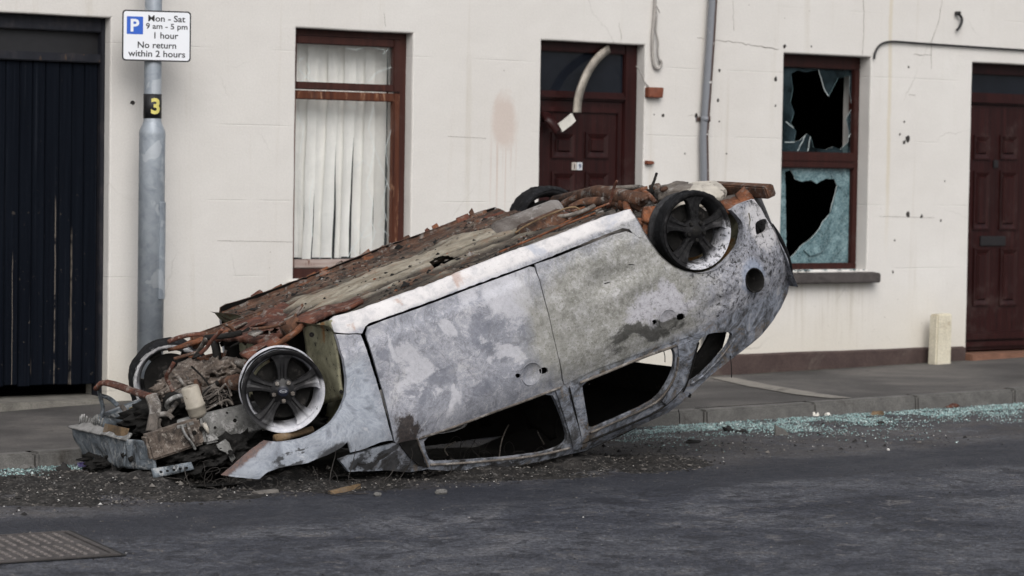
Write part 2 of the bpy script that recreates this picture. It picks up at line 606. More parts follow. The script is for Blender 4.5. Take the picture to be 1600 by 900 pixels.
def mat_glass(name, tint=(.9, .97, .96), a=.08, haze=.0, hazecol=(.55, .62, .62), ior=1.5):
    n = NT(name)
    nt = n.nt
    tr = n.node('ShaderNodeBsdfTransparent'); tr.inputs[0].default_value = (*tint, 1)
    gl = n.node('ShaderNodeBsdfGlossy'); gl.inputs['Roughness'].default_value = .04
    fr = n.node('ShaderNodeFresnel'); fr.inputs[0].default_value = ior
    mx = n.node('ShaderNodeMixShader')
    nt.links.new(fr.outputs[0], mx.inputs[0]); nt.links.new(tr.outputs[0], mx.inputs[1]); nt.links.new(gl.outputs[0], mx.inputs[2])
    res = mx
    if haze:
        df = n.node('ShaderNodeBsdfDiffuse'); df.inputs[0].default_value = (*hazecol, 1)
        m2 = n.node('ShaderNodeMixShader')
        f = n.m('MULTIPLY', n.rng(n.noise(5, 6, .7), .3, .75), haze)
        nt.links.new(f, m2.inputs[0]); nt.links.new(mx.outputs[0], m2.inputs[1]); nt.links.new(df.outputs[0], m2.inputs[2])
        res = m2
    nt.links.new(res.outputs[0], n.out.inputs[0])
    return n.mat

def mat_crazed():
    n = NT('crazed_glass')
    e = n.voro(42, 'DISTANCE_TO_EDGE')
    c = n.ramp(n.noise(7, 8, .75, 1.0), [(.36, (.018, .042, .05)), (.48, (.075, .135, .152)), (.60, (.155, .24, .26)), (.72, (.40, .50, .51))])
    c = n.mix(n.m('MULTIPLY', n.rng(e, .08, .02), .30), c, (.42, .53, .54))
    n.bump(e, .35, .008)
    return n.fin(c, .25, spec=.5)

M = {}
M['asphalt'] = mat_asphalt()
M['pave'] = mat_pave()
M['kerb'] = mat_concrete('kerb_concrete', (.075, .073, .070), (.155, .15, .142))
M['wall'] = mat_render_wall()
M['plinth'] = mat_concrete('brown_plinth_paint', (.045, .030, .028), (.075, .052, .047), (.10, .08, .07))
M['sillstone'] = mat_concrete('brown_sill_stone', (.05, .043, .042), (.085, .075, .072), (.03, .026, .025))
M['mahog'] = mat_wood('mahogany_door', (.013, .0034, .0034), (.029, .0075, .0070), gloss=.38, groove=17)
M['mahog_plain'] = mat_wood('mahogany_frame', (.014, .0036, .0036), (.031, .0080, .0074), gloss=.38)
M['frame1'] = mat_wood('worn_brown_frame', (.028, .010, .008), (.058, .020, .015), worn=(.16, .055, .028), wornamt=.10, gloss=.5)
M['frame1w'] = mat_wood('bare_weathered_frame', (.045, .014, .009), (.125, .042, .019), worn=(.24, .13, .08), wornamt=.17, gloss=.7)
M['frame2'] = mat_wood('red_brown_frame', (.020, .0065, .0055), (.042, .0115, .009), gloss=.42)
M['tread'] = mat_plain('worn_iron_tread', (.115, .10, .095), .5, var=.3, sc=12)
M['gap'] = mat_plain('dark_gap_outline', (.012, .011, .010), .9, bump=0)
M['blackboard'] = mat_black_boards()
M['dark'] = mat_plain('dark_room', (.012, .011, .011), .9, bump=0)
M['blind'] = mat_plain('cream_blind_fabric', (.83, .82, .79), .8, var=.08, sc=5, bump=.1)
M['galv'] = mat_galv()
M['glass'] = mat_glass('window_glass', tint=(.99, .992, .99), haze=.05)
M['glassdark'] = mat_plain('dark_fanlight_glass', (.010, .012, .017), .12, var=.3, sc=3, bump=0, spec=.22)
M['crack'] = mat_plain('broken_glass_edge', (.62, .68, .68), .3, var=.15, bump=0)
M['crazed'] = mat_crazed()
M['white'] = mat_plain('white_sign_face', (.72, .74, .78), .45, var=.02, sc=3, bump=0)
M['signblack'] = mat_plain('black_sign_ink', (.012, .012, .014), .5, bump=0)
M['signblue'] = mat_plain('blue_sign_square', (.02, .10, .48), .5, var=.05, bump=0)
M['yellow'] = mat_plain('yellow_number_ink', (.62, .55, .16), .5, var=.1, bump=0)
M['pipe'] = mat_plain('grey_brown_pipe', (.17, .165, .17), .5, var=.25, sc=5)
M['cable'] = mat_plain('black_cable', (.018, .018, .019), .6)
M['palecable'] = mat_plain('pale_painted_cable', (.33, .31, .29), .7, spots=(.16, .14, .13))
M['jbox'] = mat_plain('brown_plastic', (.17, .055, .03), .55, var=.3, sc=20)
M['post'] = mat_concrete('cream_post_paint', (.50, .46, .36), (.63, .59, .48), (.36, .29, .2))
M['trim'] = mat_plain('scratched_trim_strip', (.30, .27, .23), .35, var=.45, sc=12)
M['trimwhite'] = mat_plain('white_trim_strip', (.62, .60, .55), .5, var=.15)
M['iron'] = mat_plain('cast_iron', (.052, .046, .045), .6, var=.4, sc=9, spots=(.085, .074, .07))
M['crackline'] = mat_plain('wall_crack', (.24, .22, .20), .9, bump=0)
M['hole'] = mat_plain('hole_dark', (.03, .026, .024), .9, bump=0)
M['step'] = mat_concrete('mossy_step', (.10, .095, .085), (.19, .18, .16), (.05, .055, .025), 9)
M['brickstep'] = mat_plain('red_tile_step', (.17, .085, .055), .8, var=.3)

# ================================================================== SETTING
def strip_sheet(name, xs, ylo, yhi, zf, mat, ny=1):
    mb = MB()
    rows = []
    for x in xs:
        rows.append([mb.vert((x, ylo + (yhi - ylo) * k / ny, zf(x, ylo + (yhi - ylo) * k / ny))) for k in range(ny + 1)])
    for a, b in zip(rows, rows[1:]):
        for k in range(ny):
            mb.face([a[k], b[k], b[k + 1], a[k + 1]])
    o = mb.build(name, mat)
    return props(o, kind='structure')
xs_g = [-60, -40, -25, -15, -10, -8] + [-6 + .5 * i for i in range(25)] + [8, 10, 15, 25, 40, 60]
strip_sheet('road', xs_g, -60, KY + .03, lambda x, y: z_road(x), M['asphalt'])
strip_sheet('pavement', xs_g, KY + .125, .25, lambda x, y: z_pave(x, y) - .003, M['pave'], 6)
mb = MB()
rk = random.Random(5)
x = -30.2
while x < 30:
    w = .914
    a, b = x + .004, x + w - .004
    dz = rk.uniform(-.005, .005); dy = rk.uniform(-.006, .006)
    za, zb = lerp_pts(a, KTOP) + dz, lerp_pts(b, KTOP) + dz
    y0, y1 = KY + dy, KY + .128
    mb.hexa([(a, y0 - .012, -.9), (b, y0 - .012, -.9), (b, y1, -.9), (a, y1, -.9), (a, y0 + .012, za), (b, y0 + .012, zb), (b, y1, zb), (a, y1, za)], .014)
    x += w
props(mb.build('kerb', M['kerb']), kind='structure')
# pale reinstated trench across the pavement
def on_pave(px, py):
    d = ray(px, py)
    t = (0 - CAM.z) / d.z
    for _ in range(8):
        p = CAM + d * t
        t += (z_pave(p.x, p.y) - p.z) / d.z
    return CAM + d * t
mb = MB()
L_ = [(1108, 590), (1170, 604), (1240, 616), (1300, 623)]
R2 = [(1146, 590), (1205, 602), (1280, 615), (1332, 622)]
pl = [on_pave(*q) for q in L_]; pr = [on_pave(*q) for q in R2]
M['pale'] = mat_concrete('pale_trench_concrete', (.16, .15, .135), (.24, .225, .20))
for i in range(3):
    mb.poly([Vector((q.x, q.y, z_pave(q.x, q.y) + .002)) for q in (pl[i], pr[i], pr[i + 1], pl[i + 1])])
props(mb.build('pavement_repair_strip', M['pale']), kind='structure')

# ------------------------------------------------------------------ houses
def wall_mesh(x0, x1, z0, z1, ops, th=.30):
    b = .011
    mb = MB()
    rc = lambda o, e: [(o[0] - e, o[2] - e), (o[1] + e, o[2] - e), (o[1] + e, o[3] + e), (o[0] - e, o[3] + e)]
    def loop(o, e, y):
        out = []
        base_ = densify(rc(o, 0), .06)
        cx_, cz_ = (o[0] + o[1]) / 2, (o[2] + o[3]) / 2
        fx, fz = (o[1] - o[0] + 2 * e) / (o[1] - o[0]), (o[3] - o[2] + 2 * e) / (o[3] - o[2])
        for q in base_:
            q = Vector((cx_ + (q.x - cx_) * fx, cz_ + (q.y - cz_) * fz))
            k = .0022
            w = Vector((q.x * 4, q.y * 4, 0))
            out.append((q.x + k * noise.noise(w), y, q.y + k * noise.noise(w + Vector((9, 0, 0)))))
        return out
    holes = [loop(o, b, 0) for o in ops]
    V, F = cdt([Vector(q) for q in ((x0, z0), (x1, z0), (x1, z1), (x0, z1))], [[Vector((q[0], q[2])) for q in h] for h in holes], 0)
    ids = [mb.vert((v[0], 0, v[1])) for v in V]
    for f in F: mb.face([ids[k] for k in f])
    for o in ops:
        r = [[mb.vert(q) for q in loop(o, e, y)] for e, y in ((b, 0), (b * .3, b * .3), (0, b), (0, th))]
        n_ = min(len(q) for q in r)
        for u, v in zip(r, r[1:]):
            for k in range(n_): mb.face([u[k], u[(k + 1) % n_], v[(k + 1) % n_], v[k]])
    for xx_ in (x0, x1): mb.poly([(xx_, 0, z0), (xx_, th, z0), (xx_, th, z1), (xx_, 0, z1)])
    mb.poly([(x0, 0, z1), (x1, 0, z1), (x1, th, z1), (x0, th, z1)])
    return mb.mesh('wall')

Y1 = .10
OP = dict(shed=(-4.28, -3.098, -.25, 2.345), w1=(-1.757, -.845, .70, 2.343), d19=(.219, 1.135, -.25, 2.343), w2=(2.445, 3.318, .72, 2.338), d3=(4.395, 5.32, -.25, 2.338))
XS = 1.702
house_a = thing('terraced_house', 'cream rendered house front with black boarded door, blind-filled window and door numbered 19', 'house', (-3.5, 0, -.05), 'terraced houses')
house_b = thing('terraced_house', 'cream rendered house front with smashed window above brown plinth and plain panelled door', 'house', (4.5, 0, 0), 'terraced houses')
link('wall', wall_mesh(-12, XS, -.4, 5.2, [OP['shed'], OP['w1'], OP['d19']]), M['wall'], house_a)
link('wall', wall_mesh(XS + .001, 13, -.4, 5.2, [OP['w2'], OP['d3']]), M['wall'], house_b)
def back_rooms(parent, x0, x1):
    mb = MB()
    y0, y1, z0, z1 = .302, 4.5, -.4, 2.75
    mb.poly([(x0, y1, z0), (x1, y1, z0), (x1, y1, z1), (x0, y1, z1)])
    mb.poly([(x0, y0, z0), (x0, y1, z0), (x0, y1, z1), (x0, y0, z1)])
    mb.poly([(x1, y0, z0), (x1, y1, z0), (x1, y1, z1), (x1, y0, z1)])
    mb.poly([(x0, y0, z1), (x1, y0, z1), (x1, y1, z1), (x0, y1, z1)])
    mb.poly([(x0, y0, z0), (x1, y0, z0), (x1, y1, z0), (x0, y1, z0)])
    mb.build('room', M['dark'], parent)
    rb = MB()
    rb.hexa([(x0 - .0, -.28, 5.12), (x1, -.28, 5.12), (x1, 4.5, 7.6), (x0, 4.5, 7.6), (x0, -.28, 5.2), (x1, -.28, 5.2), (x1, 4.5, 7.72), (x0, 4.5, 7.72)])
    rb.build('roof', M['slate'], parent)
M['slate'] = mat_plain('roof_slate', (.06, .06, .065), .7, var=.3)
back_rooms(house_a, -12, XS - .01)
back_rooms(house_b, XS + .01, 13)
# plinth of the right house
mb = MB()
seg = [XS + .06 + i * .26 for i in range(11)] + [4.36]
for a, b in zip(seg, seg[1:]):
    zt = .095
    j = lambda q: .006 * noise.noise(Vector((q * 3, 0, 1)))
    mb.hexa([(a, -.03 + j(a), -.3), (b, -.03 + j(b), -.3), (b, -.001, -.3), (a, -.001, -.3), (a, -.03 + j(a), zt + j(a)), (b, -.03 + j(b), zt + j(b)), (b, -.001, zt + .012 + j(b)), (a, -.001, zt + .012 + j(a))])
mb.build('plinth', M['plinth'], house_b)

def zx(px, py, Y):
    p = WL(px, py, Y); return p.x, p.z
# ---- first window
w1a, w1b, w1c, w1d = OP['w1']
Yf = .085
gx1 = WL(614, 100, Yf).x; gx1b = WL(613, 300, Yf).x
zt0 = WL(540, 71, Yf).z; zt1 = WL(540, 130, Yf).z; zg = WL(540, 142.5, Yf).z; zl0 = WL(540, 157, Yf).z; zl1 = WL(540, 405, Yf).z; zb0 = WL(540, 418, Yf).z
xl = w1a + .052
mb = MB()
mb.box((w1a, Yf, zt0 + .055), (w1b, Yf + .07, w1d + .01))
mb.box((w1a, Yf, w1c - .0), (w1b, Yf + .07, zb0 - .004))
mb.box((w1a, Yf + .001, zb0 - .006), (w1a + .022, Yf + .069, zt0 + .057))
mb.box((gx1 + .055, Yf + .001, zb0 - .006), (w1b, Yf + .069, zt0 + .057))
win1 = mb.build('window', M['frame1'], house_a)
def sash(parent, x0, x1, z0, z1, r, Y, d, mats, name='sash', bev=.006):
    """frame of four rails (x0..x1, z0..z1 outside; r = left, right, bottom, top widths)"""
    mb = MB()
    mb.box((x0, Y, z0), (x0 + r[0], Y + d, z1), bev)
    mb.box((x1 - r[1], Y, z0), (x1, Y + d, z1), bev)
    mb.mi = 1 if len(mats) > 1 else 0
    mb.box((x0 + r[0] - .001, Y + .002, z0), (x1 - r[1] + .001, Y + d - .001, z0 + r[2]), bev)
    mb.mi = 0
    mb.box((x0 + r[0] - .001, Y + .002, z1 - r[3]), (x1 - r[1] + .001, Y + d - .001, z1), bev)
    return mb.build(name, mats, parent)
sash(win1, w1a + .022, gx1 + .054, zg + .004, zt0 + .052, (.03, .054, zt1 - zg - .004, .052), Yf - .012, .05, [M['frame1']])
M['palewood'] = mat_wood('pale_bleached_rail', (.24, .17, .15), (.42, .36, .33), worn=(.12, .05, .03), wornamt=.12, gloss=.7, grain=(2, 28, 28))
sash(win1, w1a + .022, gx1b + .05, zb0, zg - .004, (.03, .05, zl1 - zb0, zg - .004 - zl0), Yf - .006, .05, [M['frame1w'], M['palewood']])
def pane(parent, poly, holes, Y, mats, th=.004, cracks=(), name='pane', cw=.0035):
    V, F = cdt(poly, holes, 0)
    mb = MB()
    nf_ = len(F) * 2
    sheet(mb, V, F, lambda p: (p[0], Y, p[1]), lambda p: (p[0], Y + th, p[1]))
    if len(mats) > 1 and holes:
        for k in range(nf_, len(mb.m)): mb.m[k] = 1
    if cracks:
        mb.mi = 1
        for c in cracks:
            pts = densify(c, .02, .008, 3, closed=False) + [Vector(c[-1])]
            mb.ribbon([(p[0], Y - .001, p[1]) for p in pts], cw, (0, -1, 0), .0012)
    return mb.build(name, mats, parent)
gl = xl - .004
P1 = lambda *q: [tuple(zx(a, b, Yf + .02)) for a, b in q]
pane(win1, [(gl, zt1), (gx1, zt1), (gx1, zt0), (gl, zt0)], [], Yf + .018, [M['glass'], M['crack']],
     cracks=[P1((466, 108), (480, 122), (500, 127)), P1((470, 128), (485, 112), (478, 100)), P1((598, 85), (608, 74)), P1((575, 128), (590, 112), (614, 104)), P1((466, 96), (474, 90)), P1((540, 75), (556, 78), (572, 72), (600, 78))], cw=.003)
hole1 = P1((478, 396), (500, 401), (530, 399), (560, 402), (588, 398), (600, 402), (600, 409), (478, 409))
crk = [P1((585, 165), (577, 200), (586, 230), (581, 262), (574, 290), (584, 318), (580, 345), (588, 362), (579, 388)),
       P1((586, 230), (597, 262), (606, 285), (612, 300)), P1((555, 352), (570, 372), (588, 362)), P1((613, 200), (604, 230), (607, 260)),
       P1((466, 180), (476, 200), (470, 240)), P1((490, 280), (484, 320), (489, 370)), P1((540, 160), (556, 170), (560, 158)), P1((581, 262), (569, 250), (556, 262)),
       P1((552, 388), (566, 368), (580, 345)), P1((600, 340), (592, 352), (613, 372)), P1((545, 402), (552, 386), (560, 402)), P1((500, 404), (512, 394), (520, 405)), P1((606, 285), (598, 318), (606, 345))]
pane(win1, [(gl, zl1), (gx1b, zl1), (gx1b, zl0), (gl, zl0)], [], Yf + .03, [M['glass'], M['crack']], cracks=crk, cw=.0026)
mb = MB()
mb.hexa([(w1a - .05, -.05, .655), (w1b + .05, -.05, .655), (w1b + .05, .0835, .655), (w1a - .05, .0835, .655), (w1a - .05, -.05, .685), (w1b + .05, -.05, .685), (w1b + .05, .0835, .6985), (w1a - .05, .0835, .6985)], .006)
mb.build('sill', M['wall'], win1)
# vertical blind inside: every slat its own part
bl = thing('vertical_blind', 'cream vertical fabric blind hanging behind the cracked window', 'blind', (-1.3, .24, .8))
mb = MB(); mb.box((w1a - .03, .225, 2.27), (w1b + .03, .262, 2.30)); mb.build('headrail', M['blind'], bl)
rb = random.Random(11)
Yb = .24
slats = [(455, 467, 454, 466), (465.5, 481, 465, 473), (480, 496, 472, 486.5), (495, 513, 488, 501), (512, 527, 500, 518.5), (526, 539, 523, 533), (538, 555, 531, 543), (554, 571, 547.5, 562), (570, 586, 562, 581), (585, 603, 581, 600), (606, 620, 604, 622), (621, 640, 624, 642)]
for k, (ta, tb, ba, bb) in enumerate(slats):
    yb = 403 + rb.uniform(-3, 2)
    n = 16
    Yk_ = Yb + .010 * (k % 2)
    rows = []
    mb = MB(); mb.smooth = True
    ta -= .5; tb += 1.2; ba -= .3; bb += .6
    A, B_, C_, D_ = WL(ta, 160, Yk_), WL(tb, 160, Yk_), WL(ba, yb, Yk_), WL(bb, yb, Yk_)
    up_ = (2.268 - A.z) / (A.z - C_.z)
    for i in range(n + 1):
        t = -up_ + (1 + up_) * i / n
        a = A.lerp(C_, t); b = B_.lerp(D_, t)
        if t < 0: a = Vector((A.x, Yk_, a.z)); b = Vector((B_.x, Yk_, b.z))
        row = []
        for j in range(5):
            s = j / 4
            q = a.lerp(b, s)
            w = max(0, t)
            q.x += .012 * noise.noise(Vector((k * 5 + s, t * 3.5, 4))) * w
            q.y += .011 * (s - .5) * (1 + 1.3 * noise.noise(Vector((k * 3.1, t * 2.5, 0)))) + .008 * (1 - (2 * s - 1) ** 2)
            row.append(mb.vert(q))
        rows.append(row)
    for u, v in zip(rows, rows[1:]):
        for j in range(4):
            mb.face([u[j], u[j + 1], v[j + 1], v[j]])
    mb.build('slat', M['blind'], bl)

# ---- second (smashed) window
a2, b2, c2, d2 = OP['w2']
Y2 = .115
zt = WL(1290, 107, Y2).z; m0 = WL(1290, 238, Y2).z; m1 = WL(1290, 263, Y2).z; bt = WL(1290, 411, Y2).z
gr = WL(1334, 200, Y2).x
mb = MB()
mb.box((a2, Y2, zt), (b2, Y2 + .07, d2 + .01), .006)
mb.box((a2, Y2 + .001, c2 - .012), (b2, Y2 + .069, bt), .006)
mb.box((a2, Y2 + .002, bt - .003), (a2 + .06, Y2 + .068, zt + .003), .004)
mb.box((gr, Y2 + .002, bt - .003), (b2, Y2 + .068, zt + .003), .006)
mb.box((a2 + .058, Y2 - .012, m1), (gr + .002, Y2 + .06, m0), .008)
mb.box((a2 + .058, Y2 - .02, (m0 + m1) / 2 - .008), (gr + .002, Y2 - .002, (m0 + m1) / 2 + .004), .003)
win2 = mb.build('window', M['frame2'], house_b)
Yg = Y2 + .035
Q = lambda *q: [tuple(zx(a, b, Yg)) for a, b in q]
hx = a2 + .055
up = [(hx, m0 - .002), (gr + .003, m0 - .002), (gr + .003, zt + .002), (hx, zt + .002)]
hole_u = densify(Q((1236, 115), (1246, 110), (1260, 113), (1279, 109), (1284, 125), (1287, 138), (1295, 150), (1303, 135), (1310, 122), (1328, 118), (1327, 140), (1331, 169), (1322, 186), (1326, 205), (1325, 222), (1313, 233), (1302, 229), (1290, 234), (1272, 231), (1267, 213), (1261, 209), (1250, 219), (1241, 222), (1244, 205), (1236, 192), (1241, 176), (1235, 160), (1239, 140)), .03, .006, 2)
M['shard'] = mat_glass('jagged_glass', tint=(.55, .66, .68), haze=.5, hazecol=(.06, .09, .105), ior=1.13)
pane(win2, up, [hole_u], Yg, [M['shard'], M['crack']], cracks=[Q((1228, 190), (1240, 200)), Q((1246, 236), (1258, 212)), Q((1226, 222), (1241, 222)), Q((1279, 109), (1288, 140), (1295, 150)), Q((1262, 236), (1266, 214)), Q((1332, 205), (1326, 215))], cw=.004)
lo = [(hx, bt - .002), (gr + .003, bt - .002), (gr + .003, m1 + .002), (hx, m1 + .002)]
hole_l = densify(Q((1227, 268), (1236, 266), (1242, 280), (1254, 284), (1267, 281), (1276, 287), (1290, 279), (1304, 280), (1308, 290), (1305, 303), (1300, 318), (1297, 334), (1286, 346), (1280, 358), (1268, 372), (1252, 384), (1240, 398), (1229, 407)), .02, .007, 5)
pane(win2, lo, [hole_l], Yg, [M['crazed'], M['crack']], th=.006)
# a folded flap of crazed glass still hanging at the right of the hole
mb = MB(); mb.smooth = True
fl = Q((1308, 290), (1311, 310), (1316, 330), (1308, 352), (1296, 372), (1283, 392), (1264, 400), (1254, 390), (1272, 372), (1290, 346), (1300, 322))
V, F = cdt(densify(fl, .02, .006, 8), [], .03)
sheet(mb, V, F, lambda p: (p[0], Yg - .012 - .016 * abs(noise.noise(Vector((p[0] * 9, p[1] * 9, 1)))), p[1]), lambda p: (p[0], Yg - .004, p[1]))
mb.build('glass_flap', M['crazed'], win2)
mb = MB()
p0 = WL(1377, 434, -.09)
mb.hexa([(a2 - .12, -.09, .622), (p0.x, -.09, .622), (p0.x, Y2 - .002, .622), (a2 - .12, Y2 - .002, .622), (a2 - .12, -.09, .695), (p0.x, -.09, .695), (p0.x, Y2 - .002, .712), (a2 - .12, Y2 - .002, .712)], .008)
mb.build('sill', M['sillstone'], win2)
mb = MB()
rg = random.Random(4)
for k in range(46):
    c = Vector((rg.uniform(a2, b2), rg.uniform(-.06, Y2 - .02), .716)); s = rg.uniform(.004, .011)
    mb.hexa([c + Vector((rg.uniform(-s, s) + dx * s, rg.uniform(-s, s) + dy * s, dz * s)) for dz in (0, .8) for dx, dy in ((-1, -1), (1, -1), (1, 1), (-1, 1))])
props(mb.build('glass_crumbs', M['crazed']), 'pale glass crumbs lying on the sill of the smashed window', 'broken glass', kind='stuff')

# ---- panelled doors
def raised_panel(mb, x0, x1, z0, z1, Y, d=.016):
    i = min(.045, (x1 - x0) * .28); o = .012
    P = lambda x, z, y: (x, y, z)
    a = [(x0, z0), (x1, z0), (x1, z1), (x0, z1)]
    b = [(x0 + o, z0 + o), (x1 - o, z0 + o), (x1 - o, z1 - o), (x0 + o, z1 - o)]
    c = [(x0 + i, z0 + i), (x1 - i, z0 + i), (x1 - i, z1 - i), (x0 + i, z1 - i)]
    e = [(x0 + i + .01, z0 + i + .01), (x1 - i - .01, z0 + i + .01), (x1 - i - .01, z1 - i - .01), (x0 + i + .01, z1 - i - .01)]
    lv = [(a, Y), (a, Y - d * .8), (b, Y - d * .8), (c, Y - d * .05), (c, Y - d * .05), (e, Y - d)]
    r = [[mb.vert(P(x, z, y)) for x, z in q] for q, y in lv]
    for u, v in zip(r, r[1:]):
        for k in range(4):
            mb.face([u[k], u[(k + 1) % 4], v[(k + 1) % 4], v[k]])
    mb.face(r[-1])
def panel_door(parent, op, Yd, px_leaf_r, z_head, z_gl1, z_tr, px_x, panels, letter, thr):
    x0, x1, _, zt = op
    xr = px_leaf_r
    mb = MB()
    mb.box((x0, Yd, thr), (x0 + .05, Yd + .08, zt + .01), .005)
    mb.box((xr, Yd, thr), (x1, Yd + .08, zt + .01), .008)
    mb.box((x0 + .048, Yd + .001, z_head), (xr + .002, Yd + .079, zt + .011), .006)
    mb.box((x0 + .048, Yd - .008, z_tr), (xr + .002, Yd + .079, z_gl1), .010)
    mb.box((x0 + .048, Yd - .018, z_tr + .012), (xr + .002, Yd - .004, z_tr + .035), .004)
    fr = mb.build('door', M['mahog_plain'], parent)
    mb = MB()
    mb.box((x0 + .052, Yd + .02, thr + .01), (xr - .002, Yd + .065, z_tr - .004))
    lf = mb
    for (a, b, c, d) in panels:
        raised_panel(lf, a, b, c, d, Yd + .02)
    o = lf.build('door_leaf', M['mahog'], fr)
    pane(fr, [(x0 + .045, z_gl1 - .003), (xr + .004, z_gl1 - .003), (xr + .004, z_head + .003), (x0 + .045, z_head + .003)], [], Yd + .03, [M['glassdark']], name='fanlight')
    return fr
Yd = .085
zz = lambda px, py: WL(px, py, Yd).z
xx = lambda px, py: WL(px, py, Yd + .02).x
pn = []
for (pa, pb) in ((861, 898), (914, 951)):
    for (ya, yb) in ((206, 247), (268, 309), (330, 400), (420, 490)):
        pn.append((xx(pa, ya), xx(pb, ya), zz(pa, yb), zz(pa, ya)))
d19 = panel_door(house_a, OP['d19'], Yd, WL(975, 200, Yd).x, zz(910, 82), zz(910, 143), zz(910, 157), None, pn, None, -.05)
mb = MB(); lx = WL(966, 300, Yd).x
mb.box((WL(845, 200, Yd).x, Yd + .004, zz(910, 176)), (lx, Yd + .024, zz(910, 168)), .004)
mb.box((lx - .012, Yd + .006, 0), (lx, Yd + .024, zz(910, 168)), .004)
mb.build('moulding', M['mahog_plain'], d19)
Y3 = .105
zz3 = lambda px, py: WL(px, py, Y3).z
xx3 = lambda px, py: WL(px, py, Y3 + .02).x
pn = []
for (pa, pb) in ((1521, 1547), (1562, 1590), ):
    for (ya, yb) in ((211, 249), (267, 359), (388, 478)):
        pn.append((xx3(pa, ya), xx3(pb, ya), zz3(pa, yb), zz3(pa, ya)))
d3 = panel_door(house_b, OP['d3'], Y3, OP['d3'][1] - .06, zz3(1560, 117), zz3(1560, 146), zz3(1560, 164), None, pn, None, zz3(1560, 548))
M['letter'] = mat_plain('dark_metal_fitting', (.015, .013, .014), .4)
mb = MB(); mb.box((xx3(1530, 375), Y3 + .006, zz3(1530, 384)), (xx3(1570, 375), Y3 + .022, zz3(1530, 369)), .004); mb.build('letterbox', M['letter'], d3)
mb = MB()
mb.box((OP['d3'][0] + .052, Y3 - .012, zz3(1560, 530)), (OP['d3'][1] - .062, Y3 + .022, zz3(1560, 519)), .006)
mb.box((OP['d3'][0] + .052, Y3 - .004, zz3(1560, 541)), (OP['d3'][1] - .062, Y3 + .022, zz3(1560, 533)), .004)
mb.build('weather_bar', M['mahog_plain'], d3)
mb = MB(); mb.box((xx3(1551, 250), Y3 + .004, zz3(1550, 262)), (xx3(1558, 250), Y3 + .022, zz3(1550, 250)), .003); mb.build('knocker', M['letter'], d3)
mb = MB(); mb.box((4.36, -.10, -.3), (5.36, .30, .045), .012); mb.build('doorstep', M['brickstep'], house_b)
mb = MB(); mb.box((.19, -.06, -.3), (1.16, .30, -.012), .012); mb.build('doorstep', M['step'], house_a)
# spyhole, number tiles, knocker scar on the numbered door
mb = MB(); q = WL(877, 287, Yd + .015); mb.lathe(q, (0, -1, 0), [(0.001, .008), (.012, .008), (.014, 0)], 12); mb.build('spyhole', M['galv'], d19)

# ---- lettering
def text_mesh(mb, s, width, height, c, ex, ez, nrm, bold=.02, lift=.001):
    cu = bpy.data.curves.new('lettering', 'FONT')
    cu.body = s; cu.size = 1; cu.offset = bold; cu.extrude = 0
    cu.align_x = 'CENTER'; cu.align_y = 'CENTER'
    cu.resolution_u = 3
    to = bpy.data.objects.new('lettering', cu)
    COL.objects.link(to)
    dg = bpy.context.evaluated_depsgraph_get()
    me = bpy.data.meshes.new_from_object(to.evaluated_get(dg))
    if callable(ez):
        bm = bmesh.new(); bm.from_mesh(me)
        bmesh.ops.triangulate(bm, faces=bm.faces)
        bmesh.ops.subdivide_edges(bm, edges=bm.edges, cuts=4, use_grid_fill=True)
        bm.to_mesh(me); bm.free()
    xs = [v.co.x for v in me.vertices]; yy = [v.co.y for v in me.vertices]
    cx, cy = (min(xs) + max(xs)) / 2, (min(yy) + max(yy)) / 2
    sx = width / (max(xs) - min(xs)) if width else None
    sy = height / (max(yy) - min(yy)) if height else sx
    if sx is None: sx = sy
    b = len(mb.v)
    f = ez if callable(ez) else None
    for v in me.vertices:
        u, w = (v.co.x - cx) * sx, (v.co.y - cy) * sy
        mb.v.append(tuple(f(u, w) if f else Vector(c) + ex * u + ez * w + nrm * lift))
    for p in me.polygons:
        mb.face([b + i for i in p.vertices])
    bpy.data.objects.remove(to)
    bpy.data.curves.remove(cu)
    bpy.data.meshes.remove(me)
Xv, Zv, Nv = Vector((1, 0, 0)), Vector((0, 0, 1)), Vector((0, -1, 0))
for (pa, pb, ch, mt, bgm) in ((894, 901, '1', 'signblack', 'plaque'), (902, 910, '9', 'plaqueblue', 'plaque2')):
    if 'plaque' not in M:
        M['plaque'] = mat_plain('weathered_number_tile', (.42, .38, .34), .4, var=.2)
        M['plaque2'] = mat_plain('pale_number_tile', (.52, .54, .56), .4, var=.1)
        M['plaqueblue'] = mat_plain('dark_blue_digit', (.03, .05, .11), .5, bump=0)
    a = WL(pa, 253.5, Yd + .012); b = WL(pb, 266, Yd + .012)
    mb = MB(); mb.box((a.x, Yd + .012, b.z), (b.x, Yd + .022, a.z), .002)
    t = mb.build('number_tile', M[bgm], d19)
    mb = MB(); text_mesh(mb, ch, None, .036, Vector(((a.x + b.x) / 2, Yd + .012, (a.z + b.z) / 2)), Xv, Zv, Nv, .03, .0015)
    mb.mi = 0
    mb.build('door_number', M[mt], d19)

